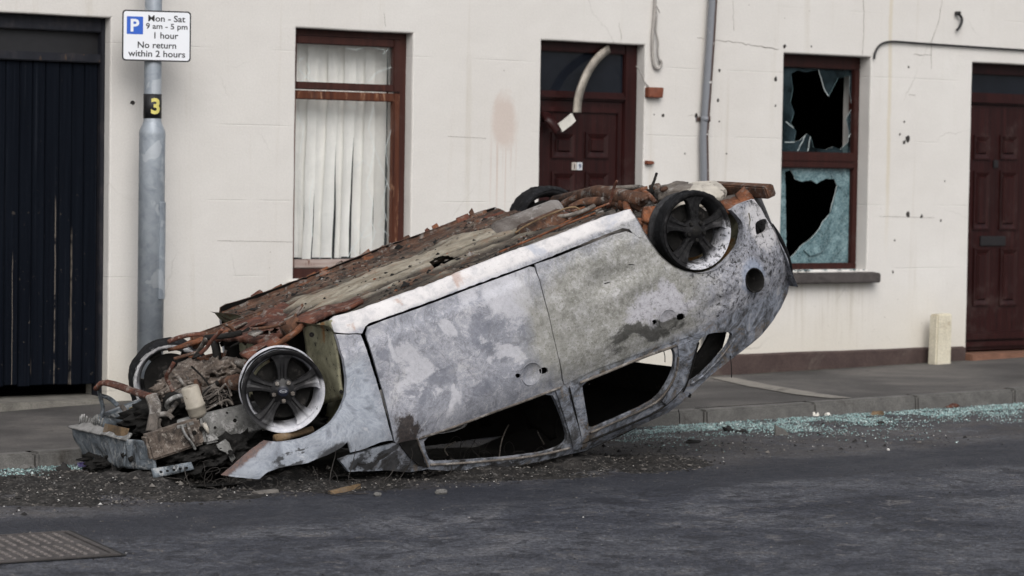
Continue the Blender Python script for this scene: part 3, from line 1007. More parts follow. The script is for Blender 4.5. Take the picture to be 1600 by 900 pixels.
# ---- black boarded door
sx0, sx1, _, sz1 = OP['shed']
Yk = .10
xr = WL(152, 300, Yk).x; zb_ = WL(80, 601, Yk).z; ztb = WL(80, 96, Yk).z; zta = WL(80, 82, Yk).z
mb = MB()
mb.box((xr + .004, Yk - .03, -.06), (sx1, Yk + .07, sz1 + .01), .005)
mb.box((sx0, Yk - .03, -.06), (sx0 + .07, Yk + .07, sz1 + .01), .005)
mb.box((sx0 + .068, Yk - .03, ztb), (xr + .006, Yk + .07, zta), .006)
mb.box((sx0 + .068, Yk - .03, sz1 - .09), (xr + .006, Yk + .07, sz1 + .01), .006)
M['jamb'] = mat_wood('black_jamb_worn_wood', (.008, .009, .013), (.017, .018, .024), worn=(.11, .066, .035), wornamt=.11, gloss=.6)
shed = mb.build('door', M['jamb'], house_a)
mb = MB()
bx = [152, 131, 112, 92, 70, 50, 30, 8, -14, -36, -58]
ex = [WL(q, 300, Yk).x for q in bx]
ex = [e for e in ex if e > sx0 + .09] + [sx0 + .075]
for a, b in zip(ex, ex[1:]):
    dy = random.uniform(0, .004)
    mb.box((b + .002, Yk + dy, zb_ + random.uniform(-.008, .008)), (a - .002, Yk + .03, ztb - .003), .005)
mb.box((ex[-1], Yk + .03, zb_ + .02), (ex[0], Yk + .05, ztb - .003))
mb.build('door_leaf', M['blackboard'], shed)
mb = MB(); mb.box((sx0 + .06, Yk + .02, zta - .005), (xr + .008, Yk + .04, sz1 - .08)); mb.build('fanlight', M['signblack'], shed)
mb = MB(); mb.hexa([(sx0 - .02, -.10, -.35), (sx1 + .0, -.10, -.35), (sx1 + .0, .26, -.35), (sx0 - .02, .26, -.35), (sx0 - .02, -.085, -.035), (sx1 + .0, -.085, -.03), (sx1, .26, -.02), (sx0 - .02, .26, -.02)], .012)
mb.build('doorstep', M['step'], house_a)

# ---- cracks, holes and scars in the render
def scar(parent, pts, w=.006, jag=.012):
    q = [WL(a, b, -.0016) for a, b in pts]
    d = densify([(p.x, p.z) for p in q], .03, jag, len(pts), closed=False) + [Vector((q[-1].x, q[-1].z))]
    mb = MB()
    ws = [w * (.35 + .9 * abs(noise.noise(Vector((p[0] * 20, p[1] * 20, 0))))) for p in d]
    mb.ribbon([(p[0], -.0016, p[1]) for p in d], ws, (0, -1, 0), .001)
    mb.build('crack', M['crackline'], parent)
scar(house_b, [(1112, 62), (1150, 66), (1185, 72), (1217, 77)], .008)
scar(house_b, [(1349, 0), (1350, 40), (1348, 86)], .007)
scar(house_b, [(1472, 0), (1468, 28), (1461, 50), (1455, 66), (1455, 108)], .006)
scar(house_b, [(1428, 85), (1455, 86)], .006)
scar(house_b, [(1190, 73), (1212, 77)], .004)
scar(house_b, [(1145, 0), (1147, 48)], .003)
scar(house_a, [(1090, 59), (1100, 61)], .007)
scar(house_a, [(968, 35), (971, 62)], .003)
scar(house_a, [(600, 20), (603, 42)], .003)
scar(house_a, [(340, 376), (400, 377), (457, 378)], .003, .002)
scar(house_a, [(700, 213), (760, 216)], .003, .002)
scar(house_a, [(1075, 181), (1087, 181)], .004)
scar(house_b, [(1375, 338), (1460, 340)], .003, .004)
scar(house_b, [(1420, 148), (1430, 149)], .006)
def pock(parent, px, py, r):
    q = WL(px, py, -.0015)
    mb = MB()
    pts = []
    for k in range(9):
        a = 2 * math.pi * k / 9
        rr = r * (.6 + .7 * random.random())
        pts.append((q.x + rr * math.cos(a), -.0015, q.z + rr * math.sin(a) * 1.1))
    mb.poly(pts)  # flat dark disc standing for a hole
    mb.build('hole', M['hole'], parent)
for px, py, r in ((207, 160, .016), (1036, 180, .014), (1088, 181, .017), (1022, 179, .006), (1070, 240, .006)):
    pock(house_a, px, py, r)
for px, py, r in ((1226, 72, .014), (1124, 110, .014), (1212, 123, .016), (1268, 73, .008), (1418, 216, .026), (1413, 222, .014), (1406, 210, .012), (1212, 165, .01), (1420, 105, .01), (1440, 338, .016), (1419, 336, .022), (1413, 190, .008), (1476, 283, .008), (1398, 376, .008), (1122, 157, .012), (1135, 240, .006), (1395, 425, .01), (1470, 345, .01), (1124, 190, .007)):
    pock(house_b, px, py, r)

# ------------------------------------------------------------------ things fixed to or standing by the wall
n = NT('scorched_downpipe')
geo = n.node('ShaderNodeNewGeometry')
nx = n.sep(geo.outputs['Normal'])
f = n.rng(n.m('ADD', nx[0], n.m('MULTIPLY', n.noise(5, 6, .7), .5)), .02, .3)
c = n.mix(f, (.17, .18, .20), (.075, .048, .040))
c = n.mix(n.rng(n.noise(20, 6, .7), .63, .68), c, (.5, .49, .47))
M['downpipe'] = n.fin(c, .4, 0)
dp = thing('downpipe', 'tall grey and brown downpipe running down the wall right of door 19', 'drainpipe', (1.70, -.055, 0))
mb = MB(); mb.smooth = True
pth = [(1119, -190), (1114, 0), (1110, 70), (1105, 140), (1100, 215), (1101, 275), (1103, 420), (1105, 575)]
mb.tube([WL(a, b, -.055) for a, b in [(1123, -400)] + pth], .0325, 16)
mb.build('pipe', M['downpipe'], dp)
for py in (-60, 186, 430):
    q = WL(lerp_pts(py, [(-190, 1119), (0, 1114), (140, 1105), (215, 1101), (575, 1105)]), py, -.055)
    mb = MB(); mb.tube([q + Vector((0, 0, -.02)), q + Vector((0, 0, .02))], .0365, 16); mb.box((q.x - .05, -.012, q.z - .015), (q.x + .05, -.001, q.z + .015)); mb.build('bracket', M['downpipe'], dp)

mb = MB(); mb.smooth = True
W = lambda pts, Y: [WL(a, b, Y) for a, b in pts]
def smooth_path(pts, it=2):
    pts = [Vector(p) for p in pts]
    for _ in range(it):
        q = [pts[0]]
        for a, b in zip(pts, pts[1:]):
            q += [a.lerp(b, .25), a.lerp(b, .75)]
        pts = q + [pts[-1]]
    return pts
mb.tube(smooth_path(W([(1025, -150), (1024, 0), (1022, 30), (1019, 62), (1020, 90), (1023, 106), (1030, 108), (1034, 99), (1031, 94)], -.02)), .011, 8)
mb.tube(smooth_path(W([(1024, 8), (1026, 34), (1024, 48), (1029, 66), (1027, 84), (1031, 96)], -.028)), .007, 6)
mb.tube(smooth_path(W([(1024, 6), (1030, 18), (1031, 20)], -.03)), .004, 5)
props(mb.build('broken_cable', M['palecable']), 'torn pale cable hanging loose above the small brown box', 'cable')
mb = MB()
a = WL(1014, 136, -.05); b = WL(1037, 153, -.05)
mb.hexa([(a.x, -.05, b.z), (b.x - .006, -.05, b.z), (b.x, -.001, b.z), (a.x - .0, -.001, b.z), (a.x + .004, -.045, a.z), (b.x, -.055, a.z), (b.x, -.001, a.z), (a.x, -.001, a.z)], .005)
jb = mb.build('junction_box', M['jbox'])
props(jb, 'small brown plastic box fixed to the wall beside door 19', 'junction box')
mb = MB(); mb.smooth = True
mb.tube(smooth_path(W([(994, 103), (1002, 115), (1006, 127), (1015, 137)], -.01)), .004, 6)
mb.build('wire', M['palecable'], jb)
mb = MB(); a = WL(1012, 251, -.04); b = WL(1024, 257, -.04)
mb.hexa([(a.x, -.04, b.z), (b.x, -.03, b.z), (b.x, -.001, b.z), (a.x, -.001, b.z), (a.x, -.04, a.z), (b.x, -.03, a.z - .006), (b.x, -.001, a.z), (a.x, -.001, a.z)], .003)
props(mb.build('broken_clip', M['jbox']), 'stub of broken brown clip on the wall below the brown box', 'clip')
mb = MB(); mb.smooth = True
mb.tube(smooth_path(W([(1366, 92), (1367, 82), (1374, 70), (1386, 65), (1402, 65), (1440, 68), (1500, 72), (1560, 76), (1640, 81), (1900, 98)], -.018)), .0085, 8)
props(mb.build('wall_cable', M['cable']), 'black cable running along the wall above the right-hand door', 'cable')
mb = MB(); mb.smooth = True
mb.tube(smooth_path(W([(1494, 21), (1500, 23), (1504, 31), (1500, 42), (1495, 47)], -.03)), [.016] + [.0105] * 16 + [.008] * 0 if False else .0105, 8)
mb.box((WL(1494, 21, 0).x - .02, -.045, WL(1494, 21, 0).z - .012), (WL(1494, 21, 0).x + .012, -.001, WL(1494, 21, 0).z + .015), .004)
props(mb.build('wall_hook', M['cable']), 'curved black hook sticking out of the wall above the black cable', 'hook')

# torn trim hanging in front of door 19
mb = MB(); mb.smooth = True
tp = smooth_path([WL(953, 76, .05), WL(937, 88, .02), WL(922, 108, -.03), WL(912, 130, -.05), WL(905, 152, -.05), WL(903, 176, -.04)])
mb.ribbon(tp, [.055 + .02 * k / len(tp) for k in range(len(tp))], (.25, -.97, 0), .02)
props(mb.build('torn_trim', M['trim']), 'long curved scratched strip of trim hanging across the door numbered 19', 'trim strip', 'torn strips of trim on the numbered door')
mb = MB(); mb.smooth = True
mb.ribbon(smooth_path([WL(847, 183, .06), WL(856, 182, .02), WL(864, 190, -.01), WL(873, 205, -.02)]), .075, (.1, -1, 0.0), .012)
ts = mb.build('torn_trim', M['mahog_plain'])
props(ts, 'short dark bent strip of trim with white end on the door numbered 19', 'trim strip', 'torn strips of trim on the numbered door')
mb = MB()
mb.ribbon([WL(876, 200, -.022), WL(889, 190, -.03), WL(897, 183, -.03)], .066, (.1, -1, 0), .014)
mb.build('white_end', M['trimwhite'], ts)

# cream post stub
mb = MB()
q0 = WL(1457, 569, -.16); q1 = WL(1481, 569, -.16); zt_ = WL(1469, 491, -.16).z
zb2 = z_pave(q0.x, -.16) - .02
x0, x1 = q0.x, q1.x
mb.hexa([(x0, -.20, zb2), (x1, -.20, zb2), (x1, -.10, zb2), (x0, -.10, zb2), (x0 + .012, -.195, zt_), (x1 + .008, -.195, zt_ + .006), (x1 + .008, -.10, zt_ + .006), (x0 + .012, -.10, zt_)], .012)
props(mb.build('post', M['post']), 'short cream painted post standing on the pavement left of the far right door', 'post')

# lamp column with number band; parking sign
pc = Vector((WL(237, 300, -.25).x, -.25, 0))
zp = z_pave(pc.x, pc.y)
z1_ = WL(237, 205, -.25).z; z2_ = WL(237, 190, -.25).z
col = thing('lamp_column', 'galvanised steel lamp column carrying the parking sign by the black door', 'lamp post', (pc.x, pc.y, zp))
mb = MB(); mb.smooth = True
o = Vector((pc.x, pc.y, 0))
mb.lathe(o, (0, 0, 1), [(.001, zp), (.0815, zp), (.0815, z1_ - .02), (.080, z1_), (.060, z2_ - .01), (.0555, z2_), (.054, z2_ + .1), (.050, 5.4), (.001, 5.42)], 32)
mb.build('column', M['galv'], col)
mb = MB(); mb.smooth = True
zA, zB = WL(237, 185, -.25).z, WL(237, 147, -.25).z
mb.lathe(o, (0, 0, 1), [(.0545, zA), (.0568, zA), (.0568, zB), (.0545, zB)], 32)
band = mb.build('number_band', M['signblack'], col)
tow = Vector((CAM.x - pc.x, CAM.y - pc.y, 0)).normalized()
side = Vector((-tow.y, tow.x, 0))
zc = (zA + zB) / 2
def wrap(u, w):
    a = (u + .020) / .0568
    return o + (tow * math.cos(a) + side * math.sin(a)) * .0586 + Vector((0, 0, zc + w))
mb = MB(); text_mesh(mb, '3', .058, .100, o, None, wrap, None, .035)
mb.build('column_number', M['yellow'], band)
# inspection hatch on the side of the column
mb = MB()
zc0, zc1 = WL(250, 467, -.25).z, WL(250, 315, -.25).z
ring = []
for a in [R_(36 + 6 * k) for k in range(9)]:
    d = tow * math.cos(a) + side * math.sin(a)
    ring.append([mb.vert(o + d * r + Vector((0, 0, z))) for r, z in ((.0805, zc0), (.0885, zc0 + .004), (.0885, zc1 - .004), (.0805, zc1))])
for u, v in zip(ring, ring[1:]):
    for k in range(4): mb.face([u[k], v[k], v[(k + 1) % 4], u[(k + 1) % 4]])
mb.face(ring[0]); mb.face(ring[-1][::-1])
mb.build('inspection_hatch', M['galv'], col)

sc_ = WL(242, 57, -.25) + Vector((tow.x, tow.y, 0)) * .0
ea = R_(-19)
sx_ = Vector((math.cos(ea), math.sin(ea), 0)); snn = Vector((sx_.y, -sx_.x, 0))
sc_ = sc_ + snn * .072
sign = thing('parking_sign', 'white parking sign reading Mon - Sat 9 am - 5 pm on the lamp column', 'sign', sc_ - Vector((0, 0, .155)))
PXM = 243.0
hw, hh = 50 / PXM * 1.035, 38 / PXM
def rrect(w, h, r, n=5):
    p = []
    for cx, cy, a0 in ((w - r, h - r, 0), (-w + r, h - r, 90), (-w + r, -h + r, 180), (w - r, -h + r, 270)):
        for k in range(n + 1):
            a = R_(a0 + 90 * k / n)
            p.append((cx + r * math.cos(a), cy + r * math.sin(a)))
    return p
def plate(mb, pts, z0, z1):
    f = [sc_ + sx_ * u + Vector((0, 0, v)) + snn * z1 for u, v in pts]
    b = [sc_ + sx_ * u + Vector((0, 0, v)) + snn * z0 for u, v in pts]
    n = len(pts)
    i = [mb.vert(p) for p in f]; j = [mb.vert(p) for p in b]
    mb.face(i); mb.face(j[::-1])
    for k in range(n): mb.face([i[k], j[k], j[(k + 1) % n], i[(k + 1) % n]])
mb = MB(); plate(mb, rrect(hw, hh, .022), -.003, .0); mb.build('sign_border', M['signblack'], sign)
mb = MB(); plate(mb, rrect(hw - .0085, hh - .0085, .016), .0, .0012); mb.build('sign_face', M['white'], sign)
def sp(px, py):
    return sc_ + sx_ * ((px - 242) / PXM * 1.035) + Vector((0, 0, -(py - 57 - (px - 242) * .03) / PXM))
mb = MB()
cx, cy = (210.3 - 242) / PXM * 1.035, (57 - 41 + (210 - 242) * .03) / PXM
plate(mb, [(cx + u, cy + v) for u, v in rrect(12.2 / PXM, 13.2 / PXM, .004)], .0013, .0024)
mb.build('parking_symbol', M['signblue'], sign)
mb = MB(); text_mesh(mb, 'P', 13 / PXM, 19 / PXM, sc_ + sx_ * cx + Vector((0, 0, cy)) + snn * .0024, sx_, Zv, snn, .03)
mb.build('parking_letter', M['white'], sign)
for s, px, py, w, h in (('Mon - Sat', 256.5, 31.2, 54, 9.6), ('9 am - 5 pm', 256.5, 44.0, 60.5, 11.0), ('1 hour', 256, 56.5, 35, 9.6), ('No return', 242.5, 70.8, 56, 9.6), ('within 2 hours', 242.3, 83.6, 83, 9.8)):
    mb = MB()
    text_mesh(mb, s, w / PXM * 1.035, h / PXM, sp(px, py) + snn * .0014, sx_, Zv, snn, .014)
    mb.build('sign_lettering', M['signblack'], sign)
mb = MB()
for dz in (.06, -.06):
    mb.lathe(Vector((o.x, o.y, sc_.z + dz)), (0, 0, 1), [(.0545, -.012), (.0585, -.012), (.0585, .012), (.0545, .012)], 24)
q = o + tow * .054; mb.box((q.x - .012, q.y + .002, sc_.z - .08), (q.x + .012, q.y + .02, sc_.z + .08))
mb.build('clamp', M['galv'], sign)

# access cover in the road
B_ = GR(100, 834); C_ = GR(175, 868)
mh = thing('access_cover', 'rectangular patterned iron cover set in the road at the lower left', 'manhole cover', (B_.x - .4, B_.y - .35, z_road(B_.x)))
eu = (GR(2, 840) - B_); eu.z = 0; eu.normalize()
ev = (C_ - B_); ev.z = 0; lv = ev.length; ev.normalize()
def mp(u, v, z):
    p = B_ + eu * u + ev * v
    p.z = z_road(p.x) + z
    return p
LU = .86
mb = MB()
for (u0, u1, v0, v1) in ((-.03, LU, -.03, 0), (-.03, LU, lv, lv + .03), (-.03, 0, .0005, lv - .0005), (LU - .03, LU, .0005, lv - .0005)):
    mb.hexa([mp(u, v, z) for z in (-.02, .010) for u, v in ((u0, v0), (u1, v0), (u1, v1), (u0, v1))], .003)
mb.mi = 1
mb.poly([mp(u, v, .0045) for u, v in ((-.05, -.05), (LU + .02, -.05), (LU + .02, lv + .05), (-.05, lv + .05))])  # near-black sheet showing as a dark outline round the frame and cover
mb.build('frame', [M['iron'], M['gap']], mh)
mb = MB()
mb.hexa([mp(u, v, z) for z in (-.02, .0075) for u, v in ((.008, .008), (LU - .036, .006), (LU - .036, lv - .006), (.006, lv - .006))])
mb.mi = 1
nu, nv = 15, 11
for i in range(nu):
    for j in range(nv):
        u = .03 + (LU - .1) * (i + .5) / nu; v = .02 + (lv - .04) * (j + .5) / nv
        if abs(v - lv * .48) < .03: continue
        a, b = .010, .024
        mb.hexa([mp(u + s * x_, v + t * y_, z) for z, x_, y_ in ((.004, a, b), (.013, a * .6, b * .8)) for s, t in ((-1, -1), (1, -1), (1, 1), (-1, 1))])
mb.build('cover_plate', [M['iron'], M['tread']], mh)

# ================================================================== THE BURNT CAR
def mat_paint():
    n = NT('burnt_car_paint')
    x, y, z = n.sep()
    n1 = n.noise(2.6, 10, .70, 1.4)
    nf = n.noise(14, 8, .72, .3)
    ng = n.noise(62, 6, .75)
    col = n.ramp(n1, [(.34, (.19, .20, .23)), (.47, (.30, .31, .345)), (.58, (.41, .415, .445)), (.70, (.52, .52, .545))])
    # cloudy scorch tide lines
    tide = n.m('ABSOLUTE', n.m('SUBTRACT', n.noise(3.1, 5, .55, 2.2), .5))
    col = n.mix(n.m('MULTIPLY', n.rng(tide, .03, .0), .5), col, (.15, .155, .18))
    cr_ = n.noise(21, 10, .85, .8)
    col = n.mix(n.m('MULTIPLY', n.rng(cr_, .545, .575), .38), col, (.66, .655, .67))
    col = n.mix(n.m('MULTIPLY', n.rng(cr_, .455, .425), .42), col, (.135, .14, .155))
    rs_ = n.rng(n.noise(11, 10, .85, .3), .64, .68)
    col = n.mix(n.m('MULTIPLY', rs_, .5), col, (.16, .095, .06))
    col = n.mix(1, col, n.ramp(n.noise(170, 3, .7), [(.3, (.84,) * 3), (.7, (1.16,) * 3)]), 'MULTIPLY')
    wp_ = n.node('ShaderNodeVectorMath', operation='MULTIPLY_ADD')
    n.set(wp_.inputs[0], n.noise(3.2, 6, .62, .4, col=True)); wp_.inputs[1].default_value = (.62, .0, .62)
    av = n.node('ShaderNodeVectorMath', operation='ADD'); n.set(av.inputs[0], n.P); av.inputs[1].default_value = (-.31, 0, -.31)
    n.set(wp_.inputs[2], av.outputs[0])
    straight = n.P
    nq = n.noise(19, 10, .82, .5)
    def blot(c, cen, rad, color, amt, k=3.4, off=.83, nz=None):
        n.P = wp_.outputs[0]
        b = n.blob(cen, rad)
        n.P = straight
        m = n.eaten(b, nz or nq, k, off)
        return n.mix(n.m('MULTIPLY', m, amt), c, color)
    pale = (.60, .60, .63)
    for px, py, r in ((650, 565, .15), (800, 470, .20), (740, 455, .16), (620, 545, .08), (690, 510, .12), (700, 640, .12), (640, 600, .09), (790, 545, .12), (600, 480, .12)):
        a, b = S(px, py).x, S(px, py).z
        col = blot(col, (a, .86, b), (r, .4, r * 1.1), pale, .62)
    for px, py, r in ((660, 620, .12), (600, 590, .10), (690, 590, .15), (760, 520, .11), (860, 480, .05), (760, 610, .12), (590, 550, .07)):
        q = S(px, py)
        col = blot(col, (q.x, .86, q.z), (r, .4, r), (.155, .165, .20), .6)
    # rear door: yellowish grey lichen-like bloom
    q = S(960, 490)
    ol = n.eaten(n.blob((q.x, .86, q.z), (.78, .4, .55)), n1, 3, .55)
    col = n.mix(n.m('MULTIPLY', ol, .74), col, n.ramp(nf, [(.3, (.135, .132, .095)), (.5, (.29, .285, .24)), (.7, (.44, .435, .415))]))
    sp = n.rng(n.voro(58), .30, .16)
    col = n.mix(n.m('MULTIPLY', n.m('MULTIPLY', ol, sp), .45), col, (.10, .10, .055))
    # white bubbled patch by the rear handle
    q = S(1030, 480)
    n.P = wp_.outputs[0]
    b2_ = n.blob((q.x, .86, q.z), (.32, .4, .17))
    n.P = straight
    wp = n.eaten(b2_, n.noise(26, 9, .82, .4), 3.5, .84)
    col = n.mix(n.m('MULTIPLY', wp, .85), col, (.46, .455, .49))
    ring = n.rng(n.m('ABSOLUTE', n.m('SUBTRACT', n.voro(17), .22)), .05, .02)
    col = n.mix(n.m('MULTIPLY', n.m('MULTIPLY', n.blob((q.x - .05, .86, q.z - .03), (.30, .4, .2)), ring), .45), col, (.15, .15, .09))
    # coarse baked mottling all over the rear half
    mo = n.noise(46, 9, .85, .3)
    rm = n.m('ADD', .30, n.m('MULTIPLY', n.rng(x, 1.35, 1.75), .70))
    col = n.mix(n.m('MULTIPLY', n.rng(mo, .50, .60), n.m('MULTIPLY', rm, .62)), col, (.115, .113, .098))
    col = n.mix(n.m('MULTIPLY', n.rng(mo, .47, .38), n.m('MULTIPLY', rm, .55)), col, (.56, .56, .56))
    # soot along the rear belt line
    q = S(1010, 525)
    n.P = wp_.outputs[0]
    b3_ = n.blob((q.x, .86, q.z), (.30, .4, .10))
    n.P = straight
    so = n.eaten(b3_, n.noise(24, 9, .8), 3, .78)
    col = n.mix(n.m('MULTIPLY', so, .8), col, (.028, .027, .024))
    q = S(634, 668)
    n.P = wp_.outputs[0]
    b_ = n.blob((q.x - .01, .86, q.z + .02), (.12, .4, .17))
    n.P = straight
    so = n.eaten(b_, n.noise(22, 9, .8), 3.2, .78)
    col = n.mix(n.m('MULTIPLY', so, .93), col, n.ramp(ng, [(.35, (.012, .010, .009)), (.6, (.045, .032, .026)), (.75, (.13, .11, .10))]))
    # swirled wing
    sw = n.noise(3.0, 7, .6, 5.5)
    wm = n.m('MULTIPLY', n.rng(x, .50, .40), n.rng(z, .26, .36))
    col = n.mix(n.m('MULTIPLY', wm, .75), col, n.ramp(sw, [(.30, (.15, .17, .20)), (.43, (.29, .325, .37)), (.52, (.40, .44, .49)), (.60, (.30, .335, .38)), (.72, (.54, .56, .59))]))
    # underside edge of the wing: soot
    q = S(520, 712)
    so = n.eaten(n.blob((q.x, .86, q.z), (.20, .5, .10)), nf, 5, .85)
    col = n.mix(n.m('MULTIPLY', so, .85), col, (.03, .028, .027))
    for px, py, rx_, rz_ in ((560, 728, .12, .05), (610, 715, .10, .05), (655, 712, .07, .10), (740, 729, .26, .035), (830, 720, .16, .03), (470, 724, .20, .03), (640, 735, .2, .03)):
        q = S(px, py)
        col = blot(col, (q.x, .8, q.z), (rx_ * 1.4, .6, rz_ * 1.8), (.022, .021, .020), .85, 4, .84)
    # rusty nose of the wing
    q = S(375, 720)
    A_, B_ = S(346, 742), S(412, 688)
    nx_, nz_ = -(B_.z - A_.z), (B_.x - A_.x)
    ll = math.hypot(nx_, nz_); nx_ /= ll; nz_ /= ll
    q2 = S(420, 735)
    if (q2.x - A_.x) * nx_ + (q2.z - A_.z) * nz_ < 0: nx_, nz_ = -nx_, -nz_
    dl = n.m('ADD', n.m('MULTIPLY', x, nx_), n.m('ADD', n.m('MULTIPLY', z, nz_), -(A_.x * nx_ + A_.z * nz_)))
    ru = n.m('MULTIPLY', n.rng(n.m('ADD', dl, n.m('MULTIPLY', n.m('SUBTRACT', nf, .5), .07)), .034, .014), n.rng(x, .15, .05))
    col = n.mix(n.m('MULTIPLY', ru, .8), col, n.ramp(ng, [(.35, (.045, .025, .018)), (.6, (.16, .065, .03))]))
    # white ash on everything turned to the sky: sill and rear corner
    wz = n.m('ADD', z, n.m('MULTIPLY', n.m('SUBTRACT', nf, .5), .07))
    wh = n.m('MULTIPLY', n.rng(wz, .195, .165), n.rng(x, .3, .42))
    col = n.mix(n.m('MULTIPLY', wh, .86), col, n.ramp(nf, [(.3, (.46, .46, .47)), (.5, (.70, .68, .665)), (.7, (.80, .78, .76))]))
    pk = n.m('MULTIPLY', wh, n.m('MULTIPLY', n.rng(n.noise(5.5, 6, .6, .8), .57, .66), n.rng(x, 1.25, 1.0)))
    col = n.mix(n.m('MULTIPLY', pk, .75), col, (.42, .27, .20))
    bl = n.m('MULTIPLY', wh, n.rng(n.noise(4, 6, .6, .8), .56, .66))
    col = n.mix(n.m('MULTIPLY', bl, n.m('MULTIPLY', n.rng(x, 1.0, 1.3), .6)), col, (.33, .37, .45))
    # black flakes, dense at the tail and rear arch
    fl = n.rng(n.m('ADD', n.noise(34, 9, .85, .5), n.m('MULTIPLY', n.rng(x, 1.95, 2.6), .088)), .625, .645)
    am = n.m('ADD', .25, n.m('MULTIPLY', n.rng(x, 1.9, 2.5), .7))
    col = n.mix(n.m('MULTIPLY', fl, am), col, (.022, .021, .022))
    dk = n.m('MULTIPLY', n.rng(n.noise(120, 4, .75), .62, .68), .55)
    col = n.mix(dk, col, (.07, .07, .068))
    # tail: whitish with blue flush round the fuel filler
    q = S(1178, 438)
    tl = n.eaten(n.blob((q.x, .8, q.z - .02), (.17, .6, .17)), nf, 4, .85)
    col = n.mix(n.m('MULTIPLY', tl, .5), col, (.30, .36, .47))
    q = S(1195, 345)
    tw = n.m('MULTIPLY', n.eaten(n.blob((q.x, .8, q.z), (.2, .6, .24)), nf, 4, .62), n.m('SUBTRACT', 1.0, fl))
    col = n.mix(n.m('MULTIPLY', tw, .8), col, (.60, .59, .59))
    # roof frame and pillars: blue grey with ochre edge
    gh = n.rng(z, .84, .90)
    col = n.mix(n.m('MULTIPLY', gh, .85), col, n.ramp(n.noise(9, 10, .80, .8), [(.41, (.022, .021, .020)), (.48, (.13, .14, .155)), (.54, (.27, .30, .355)), (.63, (.47, .47, .47))]))
    oc = n.m('MULTIPLY', n.rng(n.noise(8, 9, .8, .6), .54, .60), gh)
    col = n.mix(n.m('MULTIPLY', oc, .55), col, (.20, .15, .095))
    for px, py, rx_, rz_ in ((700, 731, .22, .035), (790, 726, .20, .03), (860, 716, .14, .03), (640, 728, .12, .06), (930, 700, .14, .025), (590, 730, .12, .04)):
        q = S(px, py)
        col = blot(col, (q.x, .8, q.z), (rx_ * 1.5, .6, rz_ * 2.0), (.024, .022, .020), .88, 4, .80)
    col = n.mix(1.0, col, (.92, .915, .93), 'MULTIPLY')
    n.bump(n.m('ADD', n.m('MULTIPLY', ng, .6), n.m('ADD', n.m('MULTIPLY', cr_, .8), n.m('ADD', nf, n.m('MULTIPLY', fl, -.6)))), .45, .007)
    return n.fin(col, n.m('ADD', .42, n.m('MULTIPLY', nf, .4)), .0, .35)

def mat_rust(name, a=(.028, .017, .013), b=(.105, .045, .024), c=(.20, .085, .04), ash=.25, ashcol=(.20, .185, .17), sc=5):
    n = NT(name)
    f = n.noise(sc, 8, .72, .6)
    col = n.ramp(f, [(.34, a), (.5, b), (.66, c)])
    col = n.mix(n.m('MULTIPLY', n.rng(n.noise(sc * 2.3, 8, .75, .4), .52, .62), ash * 3, clamp=True), col, ashcol)
    col = n.mix(n.rng(n.noise(55, 5, .7), .58, .70), col, tuple(q * .35 for q in b))
    n.bump(n.m('ADD', n.noise(24, 8, .75), n.noise(90, 4, .7)), .55, .008)
    return n.fin(col, .85, .0, .3)

def mat_floor():
    n = NT('burnt_floor_pan')
    x, y, z = n.sep()
    st = n.scale(n.P, (1.2, 7, 3))
    f = n.noise(3, 8, .7, .5, vec=st)
    col = n.ramp(f, [(.32, (.012, .010, .009)), (.46, (.040, .033, .028)), (.58, (.090, .078, .064)), (.7, (.16, .145, .12))])
    top = n.rng(n.m('ADD', z, n.m('MULTIPLY', n.m('SUBTRACT', n.noise(9, 8, .75), .5), .035)), .140, .112)  # dusty tan ridge tops, painted pale to read as ribs catching light
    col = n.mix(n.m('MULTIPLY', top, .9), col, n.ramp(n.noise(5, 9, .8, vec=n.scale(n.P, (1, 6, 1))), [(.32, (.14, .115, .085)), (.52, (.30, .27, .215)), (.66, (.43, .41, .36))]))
    far = n.m('MULTIPLY', n.rng(n.m('ADD', y, n.m('MULTIPLY', n.noise(6, 8, .75), .3)), -.18, -.45), n.rng(n.noise(13, 9, .8), .42, .55))
    col = n.mix(n.m('MULTIPLY', far, .55), col, n.ramp(n.noise(19, 8, .8), [(.35, (.05, .022, .014)), (.55, (.15, .066, .038)), (.7, (.24, .17, .13))]))
    for yy_, ww_ in ((.095, .02), (-.065, .02), (.25, .025), (-.235, .025), (.43, .02), (-.43, .02)):  # dark lines along the valleys: painted dirt that also reads as rib shade
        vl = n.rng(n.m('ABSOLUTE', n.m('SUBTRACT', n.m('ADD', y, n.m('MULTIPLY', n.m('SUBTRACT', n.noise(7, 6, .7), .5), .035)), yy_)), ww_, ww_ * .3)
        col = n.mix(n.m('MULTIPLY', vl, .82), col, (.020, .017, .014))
    bl = n.rng(n.noise(9, 8, .8, .5, vec=n.scale(n.P, (1, 2, 1))), .54, .60)
    ed = n.m('ADD', .25, n.m('MULTIPLY', n.rng(n.m('ABSOLUTE', n.m('SUBTRACT', y, .05)), .22, .5), .65))
    col = n.mix(n.m('MULTIPLY', bl, ed), col, (.022, .019, .017))
    ru = n.rng(n.noise(5, 9, .78, .6, vec=n.scale(n.P, (1, 4, 1))), .53, .60)
    col = n.mix(n.m('MULTIPLY', ru, .32), col, (.17, .068, .032))
    wh = n.rng(n.noise(38, 5, .7), .66, .72)
    col = n.mix(n.m('MULTIPLY', wh, .6), col, (.42, .40, .37))
    n.bump(n.m('ADD', n.noise(30, 8, .75), n.noise(110, 4, .7)), .7, .01)
    return n.fin(col, .9, 0, .25)

